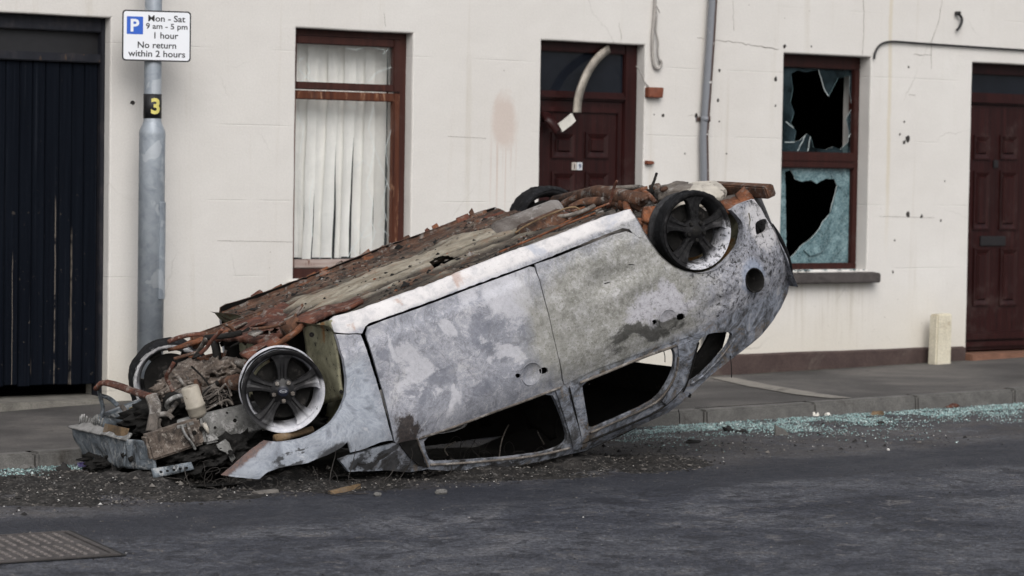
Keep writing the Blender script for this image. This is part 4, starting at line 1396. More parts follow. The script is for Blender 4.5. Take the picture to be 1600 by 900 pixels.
def mat_rim(nm='sooty_alloy', lo=.40, hi=.78, spot=.60, brla=1.0):
    n = NT(nm)
    x, y, z = n.sep()
    a = n.m('ADD', n.m('MULTIPLY', x, 2.0), n.m('MULTIPLY', z, 4.6))
    a = n.m('ADD', a, n.m('MULTIPLY', n.m('SUBTRACT', n.noise(9, 7, .65, .4), .5), 1.1))
    r = n.node('ShaderNodeVectorMath', operation='LENGTH')
    n.set(r.inputs[0], n.scale(n.P, (1, 0, 1)))
    rr = n.rng(r.outputs['Value'], .125, .19)
    wht = n.m('MULTIPLY', n.rng(a, lo, hi), rr)
    brl = n.rng(y, -.012, -.03)
    brl = n.m('MULTIPLY', n.m('MULTIPLY', brl, brla), n.rng(r.outputs['Value'], .165, .18))
    soot = n.ramp(n.noise(11, 7, .7), [(.35, (.004, .004, .0045)), (.56, (.013, .0125, .0135)), (.68, (.055, .053, .055)), (.8, (.13, .125, .125))])
    col = n.mix(n.m('MAXIMUM', wht, n.m('MULTIPLY', brl, n.rng(n.noise(7, 5, .6), .32, .5))), soot, n.ramp(n.noise(16, 6, .7), [(.3, (.30, .31, .35)), (.6, (.55, .55, .58))]))
    sp = n.rng(n.noise(42, 7, .8), spot, spot + .03)
    col = n.mix(n.m('MULTIPLY', sp, .9), col, (.02, .02, .02))
    n.bump(n.noise(70, 5, .7), .25, .003)
    return n.fin(col, .5 if brla > .5 else .75, .1 if brla > .5 else 0, .4 if brla > .5 else .15)

def mat_liner():
    n = NT('olive_inner_wing')
    f = n.noise(6, 8, .7, .6)
    col = n.ramp(f, [(.3, (.08, .077, .053)), (.5, (.20, .192, .128)), (.7, (.31, .30, .215))])
    col = n.mix(n.rng(n.noise(4, 6, .65, .6), .57, .68), col, (.20, .095, .03))
    col = n.mix(n.rng(n.noise(26, 7, .8), .57, .64), col, (.028, .026, .022))
    n.bump(n.noise(40, 7, .75), .5, .006)
    return n.fin(col, .8, 0, .3)

M['paint'] = mat_paint()
M['rust'] = mat_rust('rusted_steel', (.018, .012, .010), (.075, .038, .024), (.16, .075, .042), .25, sc=9)
M['rustorange'] = mat_rust('orange_rust', (.03, .015, .010), (.135, .052, .025), (.27, .10, .045), .15, sc=9)
M['rustred'] = mat_rust('red_brown_rust', (.022, .011, .009), (.088, .034, .023), (.18, .070, .042), .3, (.20, .17, .15), sc=8)
M['rustgrey'] = mat_rust('grey_scale_steel', (.035, .031, .028), (.115, .10, .088), (.21, .185, .16), .3, (.28, .265, .25))
M['railsteel'] = mat_rust('scorched_chassis_steel', (.05, .048, .045), (.17, .17, .165), (.27, .265, .26), .3, (.36, .355, .35), sc=6)
M['bluesteel'] = mat_rust('blue_grey_steel', (.016, .016, .016), (.115, .135, .155), (.24, .265, .29), .25, (.34, .345, .345), sc=9)
M['ashlump'] = mat_rust('ashen_engine_metal', (.022, .018, .016), (.095, .075, .062), (.19, .155, .13), .3, (.27, .24, .21), sc=13)
M['soot'] = mat_plain('soot', (.009, .0085, .008), .92, var=.4, sc=8, spec=.15)
M['char'] = mat_plain('charred_black_metal', (.012, .0115, .011), .85, var=.6, sc=10, bump=.5, spots=(.035, .032, .03), spec=.15)
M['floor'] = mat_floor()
M['rim'] = mat_rim()
M['rim2'] = mat_rim('blackened_alloy', .52, .80, .525, .06)
M['tyre'] = mat_plain('burnt_tyre_rubber', (.0085, .0088, .010), .85, var=.6, sc=16, bump=1.0, spots=(.03, .031, .034), spec=.18)
M['tyrewire'] = mat_plain('bared_tyre_cord', (.36, .36, .37), .7, var=.5, sc=30, bump=.6, spots=(.05, .05, .05))
M['liner'] = mat_liner()
M['canister'] = mat_plain('scorched_pale_canister', (.33, .30, .25), .6, var=.3, sc=10, spots=(.12, .09, .065))
M['silver'] = mat_plain('melted_pale_plastic', (.42, .39, .34), .8, var=.3, sc=9, spots=(.10, .085, .075))
M['badge'] = mat_plain('dark_blue_badge', (.010, .012, .022), .35, bump=0)
M['badgeletter'] = mat_plain('pale_badge_letters', (.30, .31, .34), .35, bump=0)
M['strut'] = mat_rust('brown_damper_tube', (.05, .034, .02), (.15, .10, .055), (.22, .15, .085), .1)

car = thing('overturned_car', 'burnt-out grey hatchback lying on its roof with nose down against the kerb', 'car', CP)
car.rotation_euler = CR.to_euler()
def cpart(mb, name, mats, parent=None):
    o = mb.build(name, mats, parent or car, world=False)
    return o
def up2(v):
    return Vector((v[0], v[2]))

def disp(x, z, amp):
    p = Vector((x * 3.2, z * 3.2, 4.2))
    d = noise.noise(p) * .007 + noise.noise(p * 3.1) * .0025
    if x < .55 and z > .28:                       # crumpled front wing
        w = min(1, (.55 - x) / .2)
        d += w * (noise.noise(Vector((x * 9, z * 4, 7))) * .020 + noise.noise(Vector((x * 17, z * 13, 2))) * .006)
    for cx, cz, rx, rz, dd in amp:
        q = ((x - cx) / rx) ** 2 + ((z - cz) / rz) ** 2
        if q < 1: d += dd * (1 - q) ** 2
    return d
_e = S(948, 440); _g = S(985, 432); _h = S(900, 480); _f1 = S(650, 590); _f2 = S(745, 560); _r3 = S(1130, 470); _f3 = S(580, 690)
DENTS = [(_e.x, _e.z, .20, .10, -.030), (_g.x + .02, _g.z + .05, .22, .07, .016), (_h.x, _h.z, .2, .2, .012), (_f1.x, _f1.z, .22, .2, -.014), (_f2.x, _f2.z, .12, .25, .010), (_r3.x, _r3.z, .2, .05, -.016)]
def panel(name, outline, holes, off, mats, step=.03, th=.012, parent=None, jag=.0, smooth=0, fn=None, both=True, do_crush=True):
    """a body panel traced in side view and laid on the curved side of the car"""
    po = [up2(S(*p)) for p in outline]
    ho = [[up2(S(*p)) for p in h] for h in holes]
    if smooth: po = smooth_poly(po, smooth)
    ho = [smooth_poly(h, 1) for h in ho]
    po = densify(po, step, jag, 1); ho = [densify(h, step, jag, 2) for h in ho]
    V, F = cdt(po, ho, step)
    mb = MB()
    g = fn or (lambda x, z: 0)
    def front(p):
        v = Vector((p[0], ys(p[0], p[1]) + off + disp(p[0], p[1], DENTS) + g(p[0], p[1]), p[1]))
        return crush(v) if do_crush else v
    def back(p):
        v = Vector((p[0], ys(p[0], p[1]) + off - th + disp(p[0], p[1], DENTS) + g(p[0], p[1]), p[1]))
        return crush(v) if do_crush else v
    sheet(mb, V, F, front, back, 1)
    o = cpart(mb, name, [M[m] for m in mats], parent)
    if both:
        mf = MB()
        def fl(f):
            def q(p):
                v = Vector((p[0], -(ys(p[0], p[1]) + off - (th if f else 0) + disp(p[0], p[1], [])), p[1]))
                return crush(v)
            return q
        sheet(mf, V, F, fl(0), fl(1), 1)
        cpart(mf, name, [M[m] for m in (('rust', 'soot') if name == 'sill' else mats)], parent)
    return o

PM = ('paint', 'soot')
# --- sill
panel('sill', [(516, 500), (524, 494), (545, 489), (562, 484), (600, 470), (640, 455), (680, 441), (720, 424), (760, 408), (800, 392), (840, 379), (880, 364), (920, 348), (950, 337), (985, 327), (992, 338), (1000, 356), (1006, 372), (998, 371), (983, 358), (973, 356), (920, 377), (850, 405), (790, 427), (720, 453), (650, 479), (600, 497), (577, 505), (571, 510), (566, 521), (540, 521), (522, 519)],
      [], .000, PM, .025, .02, jag=.004)
# --- doors
fdoor = [(575, 511), (600, 501), (650, 483.5), (720, 457), (790, 431), (828, 416.5), (834, 418), (841, 436), (849, 468), (860, 508), (871, 556), (877, 590), (880, 602), (820, 624), (740, 655), (690, 672), (660, 681), (648, 690), (628, 697), (616, 690), (612, 672), (606, 645), (598, 612), (588, 576), (579, 545), (572, 523)]
rdoor = [(835.5, 413), (870, 402), (920, 382), (960, 366), (978, 361.5), (990, 366), (1000, 380), (1014, 399), (1032, 418), (1058, 433), (1080, 441.5), (1089, 452), (1092, 466), (1099, 485), (1102, 512), (1090, 521), (1050, 535), (1000, 552), (930, 577), (881.5, 601), (879, 590), (872, 556), (861, 508), (850.5, 468), (842.5, 436)]
def handle_holes(cx, cy, u):
    # square lock hole, small round hole; in side view pixels
    ex, ey = math.cos(u), math.sin(u)
    f = lambda a, b: (cx + a * ex - b * ey, cy + a * ey + b * ex)
    sq = [f(14, -5), f(27, -5), f(27, 5), f(14, 5)]
    rd = [f(-25, -2.5), f(-20, -4), f(-16, -1), f(-18, 4), f(-23, 3.5)]
    return sq, rd
def dish(cx, cy, r, d):
    q = S(cx, cy); rr = r
    def g(x, z):
        k = ((x - q.x) ** 2 + (z - q.z) ** 2) ** .5 / rr
        v = 0
        if k < 1: v -= d * (1 - k ** 4)
        if .95 < k < 1.3: v += .004 * (1 - abs(k - 1.1) / .2)
        return v
    return g
u1 = math.atan2(576 - 586, 857 - 806)
fd = panel('front_door', fdoor, handle_holes(829, 583, u1), .004, PM, .021, .014, fn=dish(829, 583, .058, .020))
slitd = [(946, 443), (955, 440.5), (958, 441), (949, 444.5)]
slite = [(980, 412.6), (990, 413), (993, 414.5), (983, 414.4)]
rd = panel('rear_door', rdoor, list(handle_holes(1043, 499, u1)) + [slitd, slite], .004, PM, .021, .014, fn=dish(1043, 499, .052, .014))
# proud pressed rims round the handle holes
def ringlet(px, py, r, parent, thick=.0032):
    c = S(px, py)
    mb = MB(); mb.smooth = True
    pts = []
    for k in range(25):
        a = 2 * math.pi * k / 24
        x, z = c.x + r * math.cos(a), c.z + r * math.sin(a)
        pts.append((x, ys(x, z) + .006 + disp(x, z, DENTS), z))
    mb.tube(pts, thick, 6, caps=False)
    cpart(mb, 'door_handle_recess', M['paint'], parent)
ringlet(830, 584, .060, fd, .0022); ringlet(1043, 499, .054, rd, .0018)
panel('door_inner_skin', [(590, 520), (700, 480), (828, 432), (840, 470), (862, 560), (868, 590), (780, 625), (665, 664), (625, 660), (605, 580)], [], -.075, ('soot', 'soot'), .06, .01)
panel('door_inner_skin', [(855, 420), (960, 380), (1000, 400), (1050, 448), (1075, 462), (1085, 500), (1040, 520), (900, 575), (888, 560), (868, 480)], [], -.075, ('soot', 'soot'), .06, .01)
# --- front wing
wing = [(546, 523), (563, 523), (567, 532), (573, 548), (583, 580), (593, 614), (601, 646), (607, 668), (613, 688), (597, 690), (578, 697), (560, 704), (547, 707), (541, 690), (534, 697), (520, 706), (500, 715), (480, 723), (456, 727), (434, 731), (418, 737), (404, 748), (385, 747), (366, 745), (345, 742), (368, 722), (390, 704), (412, 688), (430, 690.5), (450, 690), (480, 683), (498, 673), (512, 663), (524, 650), (533, 637), (540, 618), (541, 600), (540, 586), (536, 560), (530, 540), (524, 522)]
panel('front_wing', wing, [], .006, PM, .018, .010, jag=.003)
# folded return edge of the wheel arch
def arch_lip(path, name, w=.03, both=True):
    for sgn in (1, -1):
        mb = MB(); mb.smooth = True
        pts = []
        for p in smooth_path([Vector((*up2(S(*q)), 0)) for q in path], 2):
            x, z = p.x, p.y
            yy = ys(x, z) + .006 + disp(x, z, DENTS)
            pts.append((x, yy * sgn, z, (yy - w) * sgn))
        a = [mb.vert(crush(Vector((x, y, z)))) for x, y, z, _ in pts]
        b = [mb.vert(crush(Vector((x, y2, z)))) for x, y, z, y2 in pts]
        for i in range(len(pts) - 1):
            mb.face([a[i], a[i + 1], b[i + 1], b[i]])
        cpart(mb, name, M['paint'])
arch_lip([(412, 688), (430, 690.5), (450, 690), (480, 683), (498, 673), (512, 663), (524, 650), (533, 637), (540, 618), (541, 600), (540, 586), (536, 560), (530, 540), (524, 522)], 'arch_lip')
# --- rear quarter with roof frame and pillars: one pressing with its window openings
outer = [(984, 328), (1000, 350), (1010, 370), (1020, 384), (1034, 402), (1052, 416), (1072, 424), (1094, 427), (1112, 424), (1128, 414), (1144, 398), (1156, 382), (1160, 366), (1161, 350), (1152, 338), (1142, 328), (1154, 320), (1166, 315), (1178, 311), (1190, 326), (1197, 340), (1205, 352), (1212, 366), (1222, 384), (1231, 404), (1235, 424), (1235, 442), (1231, 460), (1222, 480), (1208, 502), (1190, 524), (1170, 541), (1150, 556), (1130, 572), (1108, 589), (1084, 612), (1064, 630), (1044, 645), (1020, 656), (990, 670), (950, 689), (916, 704), (880, 712), (840, 722), (800, 729), (760, 734), (700, 736), (668, 733), (640, 738), (600, 735), (570, 737), (545, 737), (530, 718), (546, 712), (580, 702), (614, 693), (640, 688), (700, 664), (780, 634), (872, 600), (930, 572), (1000, 546), (1050, 529), (1090, 514), (1092, 490), (1084, 460), (1075, 444), (1050, 436), (1028, 420), (1008, 398), (994, 378), (986, 360)]
h_front = [(661, 684), (700, 672), (760, 650), (820, 628), (862, 613), (872, 632), (881, 656), (888, 684), (880, 695), (855, 705), (810, 712), (755, 717), (700, 720), (673, 721), (666, 708)]
h_rear = [(909, 597), (956, 577), (1000, 559), (1040, 545), (1051, 543), (1055, 552), (1055, 566), (1052, 580), (1045, 596), (1028, 621), (1006, 634), (980, 646), (950, 659), (921, 671), (917, 650), (912, 620)]
h_q = [(1091, 533), (1099, 525), (1112, 520), (1130, 519), (1143, 519), (1145, 524), (1138, 540), (1118, 563), (1098, 583), (1084, 593), (1076, 595), (1076, 588), (1081, 570), (1087, 548)]
h_fuel = [(1178 + 14.0 * math.cos(2 * math.pi * k / 14), 438 + 20 * math.sin(2 * math.pi * k / 14)) for k in range(14)]
h_vent = [(1180, 350), (1184, 345), (1196, 341), (1200, 346), (1201, 358), (1196, 363), (1184, 368), (1181, 364)]
qp = panel('rear_quarter_panel', outer, [h_front, h_rear, h_q, h_fuel, h_vent], -.002, PM, .024, .03, jag=.002)
arch_lip([(984, 328), (1000, 350), (1010, 370), (1020, 384), (1034, 402), (1052, 416), (1072, 424), (1094, 427), (1112, 424), (1128, 414), (1144, 398), (1156, 382), (1160, 366), (1161, 350), (1152, 338), (1142, 328)], 'arch_lip', .05)
# filler recess
q = S(1178, 438)
nv = Vector((.22, 1, -.05)).normalized()
mb = MB(); mb.smooth = True
mb.lathe(q + nv * .004, nv, [(.068, .006), (.064, .008), (.060, -.002), (.055, -.09), (.03, -.10), (.001, -.095)], 24)
cpart(mb, 'filler_recess', M['char'], qp)
# window frame steps: inner flanges, beads
def bead(path, off, r, name, mat, parent=None, closed=False, far=True):
    for sgn in ((1, -1) if far else (1,)):
        mb = MB(); mb.smooth = True
        pts = []
        P = smooth_path([Vector((*up2(S(*q)), 0)) for q in path], 2)
        for p in P:
            x, z = p.x, p.y
            pts.append(crush(Vector((x, (ys(x, z) + off + disp(x, z, DENTS)) * sgn, z))))
        mb.tube(pts, r, 6)
        cpart(mb, name, M[mat], parent)
bead([(655, 685), (700, 670), (760, 648), (820, 626), (876, 605)], .002, .008, 'waist_rail', 'rustgrey')
bead([(906, 598), (956, 578), (1000, 560), (1042, 545), (1056, 540)], .002, .008, 'waist_rail', 'rustgrey')
bead([(922, 676), (950, 664), (982, 650), (1010, 637), (1031, 625), (1048, 600), (1057, 580), (1059, 558)], .004, .007, 'window_channel', 'rustgrey')
bead([(905, 694), (950, 677), (990, 660), (1022, 646), (1046, 628), (1066, 606)], .004, .006, 'window_channel', 'char')
bead([(672, 726), (720, 724), (790, 718), (850, 710), (890, 700)], .004, .007, 'window_channel', 'rustgrey')
bead([(1078, 600), (1092, 592), (1112, 574), (1136, 546), (1150, 525)], .004, .006, 'window_channel', 'paint')
# B pillar: two door frame uprights
def upright(p0, p1, w0, w1, off, name, mats):
    po = [(p0[0] - w0, p0[1]), (p0[0] + w0, p0[1] - 1), (p1[0] + w1, p1[1]), (p1[0] - w1, p1[1] + 1)]
    panel(name, po, [], off, mats, .03, .014)
upright((876, 611), (901, 702), 8.5, 6.5, .014, 'door_frame', PM)
upright((897, 603), (911, 699), 7.5, 6.0, .010, 'door_frame', PM)
bead([(888, 606), (897, 640), (906, 702)], .010, .004, 'door_seal', 'char')
# C pillar upright between rear door and quarter window
panel('door_frame', [(1058, 540), (1084, 529), (1086, 540), (1078, 566), (1070, 596), (1058, 618), (1042, 634), (1033, 627), (1048, 604), (1057, 580), (1060, 560)], [], .010, PM, .024, .014)
bead([(1090, 535), (1083, 560), (1076, 590), (1066, 612)], .008, .005, 'door_seal', 'char')
panel('inner_pillar', [(1128, 514), (1152, 514), (1144, 545), (1104, 592), (1070, 604), (1074, 592), (1092, 572), (1112, 545)], [], -.10, ('char', 'soot'), .03, .02)
# mirror triangle at the foot of the windscreen pillar
panel('quarter_light', [(622, 692), (650, 686), (656, 700), (662, 722), (668, 731), (655, 728), (640, 716)], [], .010, ('char', 'soot'), .02, .012)
bead([(650, 685), (658, 706), (668, 729)], .012, .005, 'window_channel', 'rustgrey')

# --- underside
def floor_z(x, y):
    z = .155
    r = 0
    for c, w, h in ((.02, .06, .060), (.17, .045, .045), (-.15, .045, .045), (-.34, .04, .028), (.34, .04, .03), (-.54, .035, .02), (.54, .035, .02)):
        k = (y - c) / w
        r += h * max(0, 1 - k * k * .5) if abs(k) < 1.4 else 0
    fade = min(1, max(0, (x - .38) / .2)) * min(1, max(0, (2.0 - x) / .3))
    z -= r * fade
    p = Vector((x * 4, y * 9, 1))
    z -= .012 * noise.noise(p) + .008 * noise.noise(p * 3) + .010 * max(0, noise.noise(Vector((x * 17, y * 24, 3))))
    e = abs(y)
    if e > .70: z -= .02 * (e - .70) / .08
    return z
mb = MB(); mb.smooth = True
NX, NY = 150, 120
ids = []
X0, X1 = .34, 2.16
for i in range(NX + 1):
    row = []
    for j in range(NY + 1):
        x = X0 + (X1 - X0) * i / NX; y = -.795 + 1.59 * j / NY
        row.append(mb.vert((x, y, floor_z(x, y))))
    ids.append(row)
hq = LZ(702, 409, .14)
for i in range(NX):
    for j in range(NY):
        x = X0 + (X1 - X0) * (i + .5) / NX; y = -.795 + 1.59 * (j + .5) / NY
        if ((x - hq.x) / .10) ** 2 + ((y - hq.y - .25 * (x - hq.x)) / .06) ** 2 < 1 + .5 * noise.noise(Vector((x * 20, y * 20, 0))): continue
        mb.face([ids[i][j], ids[i + 1][j], ids[i + 1][j + 1], ids[i][j + 1]])
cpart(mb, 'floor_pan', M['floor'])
# turned-up seam flanges along both sills
for sgn in (1, -1):
    mb = MB(); mb.smooth = True
    a, b, c = [], [], []
    n_ = 60
    for i in range(n_ + 1):
        x = .36 + 1.72 * i / n_
        j = .006 * noise.noise(Vector((x * 14, sgn, 0)))
        a.append(mb.vert((x, sgn * (.775 + j), .150))); b.append(mb.vert((x, sgn * (.782 + j), (.118 if sgn < 0 else .110) + j * 2))); c.append(mb.vert((x, sgn * (.795 + j), .150)))
    for i in range(n_):
        mb.face([a[i], a[i + 1], b[i + 1], b[i]]); mb.face([b[i], b[i + 1], c[i + 1], c[i]])
    cpart(mb, 'seam_flange', M['rust'] if sgn < 0 else M['rustgrey'])
# bent rust plate sticking up at the far rear of the floor
mb = MB(); mb.smooth = True
pl_ = [LY(712, 362, -.70), LY(735, 350, -.70), LY(760, 338, -.70), LY(787, 329, -.70)]
pb_ = [LY(716, 374, -.66), LY(740, 367, -.66), LY(765, 361, -.66), LY(786, 353, -.66)]
for k in range(3):
    mb.poly([pl_[k], pl_[k + 1], pb_[k + 1], pb_[k]])
    t = Vector((.0, -.006, .004))
    mb.poly([pb_[k] + t, pb_[k + 1] + t, pl_[k + 1] + t, pl_[k] + t])
mb.poly([pl_[3], pl_[3] + t, pb_[3] + t, pb_[3]])
cpart(mb, 'torn_floor_plate', M['rustred'])

def box_beam(mb, p0, p1, w, h, up, bev=.008, taper=1.0):
    """beam p0-p1; w across, h along up"""
    p0, p1, up = Vector(p0), Vector(p1), Vector(up)
    t = (p1 - p0).normalized(); s = t.cross(up).normalized(); u = s.cross(t)
    v = []
    for zz_ in (-1, 1):
        for p, k, f in ((p0, -1, 1), (p1, -1, taper), (p1, 1, taper), (p0, 1, 1)):
            v.append(p + s * (k * w * .5 * f) + u * (zz_ * h * .5 * f))
    mb.hexa(v, bev)
def crumple(mb, amp, fr, seed=0):
    for i, p in enumerate(mb.v):
        q = Vector(p) * fr + Vector((seed, seed * 2, 0))
        mb.v[i] = tuple(Vector(p) + Vector((noise.noise(q), noise.noise(q + Vector((31, 0, 0))), noise.noise(q + Vector((0, 47, 0))))) * amp)
def lump(c, r, seed, amp=.35, fr=5, sub=4):
    bm = bmesh.new()
    bmesh.ops.create_icosphere(bm, subdivisions=sub, radius=1)
    for v in bm.verts:
        d = v.co.normalized()
        k = 1 + amp * noise.noise(d * fr * .35 + Vector((seed, 0, 0))) + amp * .55 * noise.noise(d * fr + Vector((0, seed, 0))) + amp * .3 * noise.noise(d * fr * 2.6 + Vector((seed, seed, 0)))
        v.co = Vector((d.x * r[0] * k, d.y * r[1] * k, d.z * r[2] * k)) + Vector(c)
    mb = MB(); mb.smooth = True
    mb.add_bm(bm)
    return mb
def grid_plate(mb, corners, nu, nv, th, amp, fr, seed=0, hole=None):
    """bilinear plate, crumpled, with thickness along its normal"""
    c = [Vector(q) for q in corners]
    nrm = (c[1] - c[0]).cross(c[3] - c[0]).normalized()
    A, B = [], []
    for i in range(nu + 1):
        ra, rb = [], []
        for j in range(nv + 1):
            u, v = i / nu, j / nv
            p = c[0].lerp(c[1], u).lerp(c[3].lerp(c[2], u), v)
            q = p * fr + Vector((seed, 0, seed))
            p = p + nrm * amp * (noise.noise(q) + .5 * noise.noise(q * 2.7)) + (c[1] - c[0]).normalized() * amp * .6 * noise.noise(q + Vector((9, 9, 9)))
            ra.append(mb.vert(p)); rb.append(mb.vert(p + nrm * th))
        A.append(ra); B.append(rb)
    for i in range(nu):
        for j in range(nv):
            if hole and hole((i + .5) / nu, (j + .5) / nv): continue
            mb.face([A[i][j], A[i + 1][j], A[i + 1][j + 1], A[i][j + 1]])
            mb.face([B[i][j], B[i][j + 1], B[i + 1][j + 1], B[i + 1][j]])
    for i in range(nu):
        for (j) in (0, nv): mb.face([A[i][j], A[i + 1][j], B[i + 1][j], B[i][j]])
    for j in range(nv):
        for (i) in (0, nu): mb.face([A[i][j], A[i][j + 1], B[i][j + 1], B[i][j]])
# roof skin and dark lining
mb = MB(); mb.smooth = True
rows = []
for i in range(40):
    x = .60 + (2.35 - .60) * i / 39
    row = []
    zt_ = 1.06 + .30 * min(1, (x - .60) / .75) if x < 1.9 else 1.36 - .42 * ((x - 1.9) / 1.15) ** 1.4
    for j in range(25):
        y = -.50 + 1.00 * j / 24
        row.append(mb.vert(crush(Vector((x, y, zt_ - .03 + .03 * (1 - (y / .5) ** 2))), .012)))
    rows.append(row)
for u, v in zip(rows, rows[1:]):
    for j in range(24): mb.face([u[j], u[j + 1], v[j + 1], v[j]])
cpart(mb, 'roof', M['soot'])
# bulkhead; seats as dark lumps, put in to block light from far windows
mb = MB(); box_beam(mb, (.50, -.74, .48), (.50, .74, .48), .66, .04, (1, 0, 0)); cpart(mb, 'bulkhead', M['char'])
for xx_, yy_ in ((1.2, .36), (1.2, -.36), (1.9, .0)):
    w = .62 if xx_ > 1.5 else .24
    mb = lump((xx_, yy_, .42), (.25, w, .16), xx_ + yy_, .2); cpart(mb, 'seat_cushion', M['soot'])
    mb = lump((xx_ + .3, yy_, .82 if xx_ < 1.5 else .68), (.09, w, .36 if xx_ < 1.5 else .2), xx_ - yy_, .2); cpart(mb, 'seat_back', M['soot'])
mb = MB(); zb0_ = LX(1043, 572, 2.29).z

box_beam(mb, (2.29, -.60, (zb0_ + 1.265) / 2), (2.29, .60, (zb0_ + 1.265) / 2), 1.265 - zb0_, .02, (1, 0, 0)); cpart(mb, 'rear_view_blocker', M['char'])  # dark sheet added to black out the bright view through the rear windows
# rear floor (spare wheel well) and tail panel
mb = MB(); mb.smooth = True
rows = []
for i in range(30):
    x = 2.1 + .86 * i / 29
    row = []
    for j in range(40):
        y = -.62 + 1.24 * j / 39
        rr = math.hypot(x - 2.75, y)
        z = .33 - .05 * min(1, max(0, (.3 - rr) / .05)) + .008 * noise.noise(Vector((x * 9, y * 9, 0)))
        row.append(mb.vert((x, y, z)))
    rows.append(row)
for u, v in zip(rows, rows[1:]):
    for j in range(39): mb.face([u[j], u[j + 1], v[j + 1], v[j]])
cpart(mb, 'boot_floor', M['rustgrey'])
mb = MB(); mb.smooth = True
rows = []
for i in range(14):
    t = i / 13
    z = .34 + .56 * t
    row = []
    for j in range(30):
        y = -.74 + 1.48 * j / 29
        xe = S(1206, 355).x + (S(1234, 435).x - S(1206, 355).x) * t - .02
        row.append(mb.vert((xe + .04 * (1 - (y / .74) ** 2), y * (1 - .04 * t), z)))
    rows.append(row)
for u, v in zip(rows, rows[1:]):
    for j in range(29): mb.face([u[j], u[j + 1], v[j + 1], v[j]])
cpart(mb, 'tail_panel', M['paint'])
# tailgate hanging against the tail, seen edge-on
mb = MB(); mb.smooth = True
ed = [(1206, 352), (1216, 366), (1226, 386), (1234, 408), (1237, 428), (1237, 446)]
w_ = [S(*p) for p in ed]
for sgn in (1, -1):
    pts = [Vector((p.x + .006, sgn * (p.y - .012), p.z)) for p in w_]
    mb = MB(); mb.smooth = True
    mb.tube(smooth_path(pts, 1), .011, 8)
    cpart(mb, 'tail_seal', M['tyre'])
mb = MB(); mb.smooth = True
hp = [S(1235, 446), S(1206, 506), S(1150, 556), S(1084, 612)]
a, b = hp[0], hp[1]
mb.poly([(a.x + .004, a.y - .03, a.z), (b.x + .004, b.y - .03, b.z), (b.x + .004, -b.y + .03, b.z), (a.x + .004, -a.y + .03, a.z)])
for sg in (1, -1):
    mb.tube([Vector((q.x - .01, sg * (q.y - .035), q.z - .01)) for q in hp[1:]], .018, 8)
mb.tube([Vector((hp[3].x, y_, hp[3].z)) for y_ in (-.5, 0, .5)], .02, 8)
cpart(mb, 'tailgate', M['char'])

# --- wheel arch liners
def liner(cx, cz, r, y0, y1, a0, a1, name, mat):
    for sgn in (1, -1):
        mb = MB(); mb.smooth = True
        rows = []
        for i in range(25):
            a = R_(a0 + (a1 - a0) * i / 24)
            rr = r + .006 * math.sin(i * 1.7)
            row = []
            for j in range(7):
                y = y0 + (y1 - y0) * j / 6
                row.append(mb.vert(crush(Vector((cx + rr * math.cos(a), sgn * y, cz + rr * math.sin(a) + .004 * noise.noise(Vector((a * 5, y * 20, 0))))))))
            rows.append(row)
        for u, v in zip(rows, rows[1:]):
            for j in range(6): mb.face([u[j], u[j + 1], v[j + 1], v[j]])
        # inner wall of the arch
        c = mb.vert((cx, sgn * y0, cz + .05))
        if a1 - a0 > 150:
            for u, v in zip(rows, rows[1:]): mb.face([c, u[0], v[0]])
        cpart(mb, name, M[mat])
hubF = LY(443, 612, .80); hubR = LY(1090, 361, .80)
liner(hubF.x + .02, .36, .385, .42, .835, -42, 62, 'wheel_arch_liner', 'liner')
liner(hubR.x + .0, .32, .345, .40, .80, 12, 168, 'wheel_arch_liner', 'liner')

mb = MB(); mb.smooth = True
grid_plate(mb, [LY(476, 512, .46), LY(521, 499, .80), LY(539, 622, .815), LY(498, 634, .50)], 16, 16, -.012, .010, 5, 3)
cpart(mb, 'inner_wing', M['liner'])
for px, py, r_ in ((487, 523, .013), (513, 514, .011), (533, 612, .010)):
    mb = MB(); a_ = LY(px, py, .60 + .2 * (px - 480) / 50); dv = (CO - a_).normalized()
    mb.lathe(a_ + dv * .03, dv, [(r_, -.03), (r_, .0), (.001, .0)], 12); cpart(mb, 'drain_hole', M['soot'])
